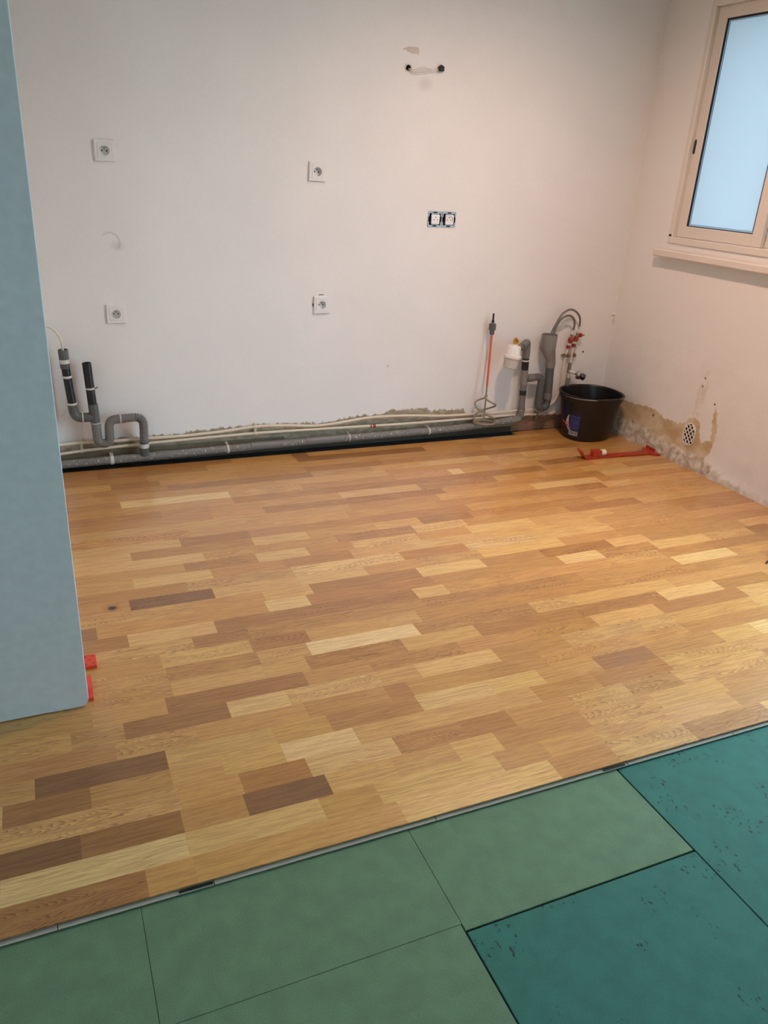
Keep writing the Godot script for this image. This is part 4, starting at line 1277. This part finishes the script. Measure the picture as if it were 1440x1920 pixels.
# ------------------------------------------------------------------ vent and small things
func build_small() -> void:
	# oval vent of diagonal bars in the right wall
	var t := thing("vent_grille", "small oval vent with a diamond lattice low in the right wall", "vent", Vector3(0.0, 0.178, 0.753))
	var hz := 0.040
	var hy := 0.058
	var st := begin()
	var oval := PackedVector2Array()
	for k in 36:
		var a := TAU * k / 36.0
		oval.append(Vector2(hz * signf(cos(a)) * pow(absf(cos(a)), 0.75), hy * signf(sin(a)) * pow(absf(sin(a)), 0.75)))
	prism(st, Vector3(-0.0035, 0, 0), Vector3.BACK, Vector3.UP, oval, 0.0005)
	obj("opening", st, M.dark, t)
	var bars := 0
	for s in [-1.0, 1.0]:
		for k in range(-6, 7):
			# clip each diagonal to the oval
			var dir := Vector2(0.62, 0.78 * s)
			var nrm := Vector2(-dir.y, dir.x)
			var ok := []
			for i in 81:
				var p := dir * lerpf(-0.09, 0.09, i / 80.0) + nrm * (k * 0.0200 + 0.004)
				if Geometry2D.is_point_in_polygon(p, oval):
					ok.append(p)
			if ok.size() > 3:
				var a: Vector2 = ok[0]
				var b: Vector2 = ok[-1]
				obj("lattice_bar", one_tube([Vector3(-0.0055, a.y, a.x), Vector3(-0.0055, b.y, b.x)], 0.0030, 6), M.paint, t)
				bars += 1
	var rim := []
	for k in 37:
		var p := oval[k % 36]
		rim.append(Vector3(-0.005, p.y, p.x))
	obj("rim", one_tube(rim, 0.0026, 8), M.paint, t)

	# red fitting wedges at the left partition
	t = thing("spacer", "red plastic spacer block with round holes lying against the blue board", "spacer", Vector3(-3.078, 0.0, 1.672))
	obj("block", one_box(Vector3(-0.022, 0.0, -0.030), Vector3(0.019, 0.013, 0.030), 0.0015), M.red_block, t)
	st = begin()
	for i in 3:
		for j in 3:
			if (i + j) % 2 == 0:
				lathe(st, Vector3(-0.010 + 0.010 * i, 0.0129, -0.019 + 0.019 * j), Vector3.UP, [[0.0042, 0.0], [0.0042, 0.0003], [0.0, 0.0003]], 12)
	obj("hole", st, M.valve_red, t)
	t = thing("wedge", "red plastic wedge pushed in the gap at the blue board's corner", "wedge", Vector3(-3.0855, 0.0, 1.815))
	st = begin()
	prism(st, Vector3(-0.009, 0, 0), Vector3.BACK, Vector3.UP, PackedVector2Array([Vector2(-0.048, 0.0), Vector2(0.040, 0.0), Vector2(0.040, 0.012), Vector2(0.020, 0.030), Vector2(-0.048, 0.024)]), -0.014)
	obj("block", st, M.red_block, t)
	# end of a pale rod of unknown kind at the right edge of the picture
	t = thing("pale_rod", "pale pen end with a dark tip on the parquet at the right picture edge", "stub", Vector3(-0.505, 0.0065, 1.790))
	obj("barrel", one_tube([Vector3(0.006, 0, -0.004), Vector3(0.115, 0, -0.050)], 0.0062, 12), M.nylon, t)
	obj("tip", one_tube([Vector3(-0.012, -0.003, 0.002), Vector3(0.006, 0, -0.004)], [0.0015, 0.005], 10), M.dark, t)

func _rows() -> void:  # front-left strips are toned down further for the weaker light there
	lay(0, "-3100:4s -2741:3p -2298:5c -1987:2p -1902:5p -1493:5c -1030:7s -471:5p")
	lay(1, "-3100:4s -2934:3p -2614:3p -2434:5p -1982:2p -1265:5p -792:5s -375:5s")
	lay(2, "-3100:4c -2724:5p -2198:5c -1746:5c -1330:5s -940:6c -451:5s")
	lay(3, "-3100:6p -2890:3p -2678:5p -2317:4p -1983:3s -1572:4c -1099:3p -728:3s -363:5p")
	lay(4, "-3100:4p -2972:4s -2652:3c -2416:3s -1971:5s -1659:6p -1390:7p -981:6c -776:7p -519:6c")
	lay(5, "-3100:5s -2669:5p -2169:6p -1607:5s -1182:4p -992:7c -716:6p -436:5s")
	lay(6, "-3100:4s -2870:9p -2405:6c -2068:4s -1589:5s -1293:9p -1222:5p -755:3p -447:5s")
	lay(7, "-3100:5s -2860:5p -2405:4s -1986:3s -1269:3p -779:5s -464:6s")
	lay(8, "-3100:4s -2722:4p -2518:5s -1929:7s -1531:4c -1113:6p -1001:5p -592:6p -313:4p")
	lay(9, "-3100:4p -2803:4p -2525:5p -2304:4c -1915:3c -1437:5s -896:4p -520:7s")
	lay(10, "-3100:6p -2722:6p -2402:6s -1933:4p -1498:6s -984:8p -593:5s")
	lay(11, "-3100:5c -2647:5p -2300:6s -1974:5s -1538:4s -1099:4p -779:4c -614:7p -432:6p")
	lay(12, "-3100:6p -2694:3s -2421:4p -2170:4s -1890:3p -1420:5s -994:5s -416:6s")
	lay(13, "-3100:7p -2886:4s -2424:7p -2199:5s -1901:6p -1695:3c -1447:5c -1275:4s -784:5p -355:6c")
	lay(14, "-3100:7p -2909:7p -2631:6c -2374:5s -2099:4c -1756:8c -1512:5s -983:3s -577:6p")
	lay(15, "-3100:5s -2715:4c -2445:7p -2244:4p -2058:7c -1773:5p -1536:7p -1219:6s -797:5c -448:4p")
	lay(16, "-3100:5p -2902:7p -2631:4p -2361:3p -2088:6p -1879:7s -1464:7s -924:4p -422:4c")
	lay(17, "-3100:4s -2731:6c -2346:9c -1908:4s -1622:8c -1297:7s -909:5c -447:5p")
	lay(18, "-3100:5k -2931:1c -2653:6p -2346:7p -2087:5p -1865:6c -1597:7p -1213:5s -915:4s -659:4p")
	lay(19, "-3100:6c -2736:5s -2494:7s -2323:3p -1900:8p -1626:4s -1355:3c -1020:6p -827:4p -448:4p -283:6p")
	lay(20, "-3100:2p -3046:5s -2504:8p -2356:3s -1878:4p -1314:8s -1120:4c -849:7p -558:6c -310:2p -178:6s")
	lay(21, "-3100:3p -2960:7s -2692:3s -2432:3c -1982:7p -1859:5c -1577:5s -1135:6c -872:4s -611:3s")
	lay(22, "-3100:6c -2775:3c -2600:4c -2237:4s -1979:4c -1324:4s -1124:4p -858:8p -560:5s")
	lay(23, "-3100:4p -2882:7c -2611:3c -2427:5p -2150:6k -2037:4p -1597:4s -1251:4c -759:4s -449:3c")
	lay(24, "-3100:5c -2876:4c -2606:6c -2448:9p -2077:4c -1872:4c -1629:6c -1458:6p -1014:5p -433:4c")
	lay(25, "-3950:7s -3347:5c -2874:6p -2611:6s -2475:3c -2156:6p -1889:3s -1493:3c -1117:7p -842:3s -581:5s")
	lay(26, "-3950:6s -3478:5s -3092:5s -2900:2s -2503:4s -2300:4c -1990:4s -1713:4c -1471:6p -1194:3p -791:6p -663:5c")
	lay(27, "-3950:6p -3600:6c -3147:5c -3018:2s -2745:8s -2577:7c -2298:5s -2173:7p -1902:4p -1639:6c -1189:5s -810:6s -329:5s")
	lay(28, "-3950:4c -3437:4s -3046:6c -2843:5p -2546:4p -2304:3p -2233:4p -1976:4s -1772:5c -1197:4s -828:4p -338:5s")
	lay(29, "-3950:5c -3564:5s -3234:1s -2932:6s -2657:5s -2504:3s -2237:7s -2005:7p -1830:5s -1620:2p -1409:4s -1120:6p -956:8p -874:7c -399:3s")
	lay(30, "-3950:7s -3302:2s -3116:4s -2932:5p -2808:6p -2653:8p -2454:6s -1895:4s -1678:3s -1406:6c -1053:5p -514:7s")
	lay(31, "-3950:6s -3407:6c -2925:5p -2778:3p -2609:7s -2369:4c -2171:3p -2021:4p -1815:6c -1616:4c -1428:6c -1048:3s -524:5p")
	lay(32, "-3950:5s -3305:1s -3146:2s -2931:4p -2785:1s -2681:1s -2581:6s -2406:5s -2233:6p -2104:4p -1824:6c -1574:6p -1319:4s -1111:5p -674:5s -442:7c")
	lay(33, "-3950:5p -3303:8s -2933:7p -2621:5s -2480:7s -2146:4p -2002:5p -1833:6c -1591:6p -1341:4p -942:5p -378:5c")
	lay(34, "-3950:5p -3302:3c -3027:5p -2928:5p -2450:7s -2022:4p -1836:6c -1577:4c -1281:7p -825:7s -394:5p")
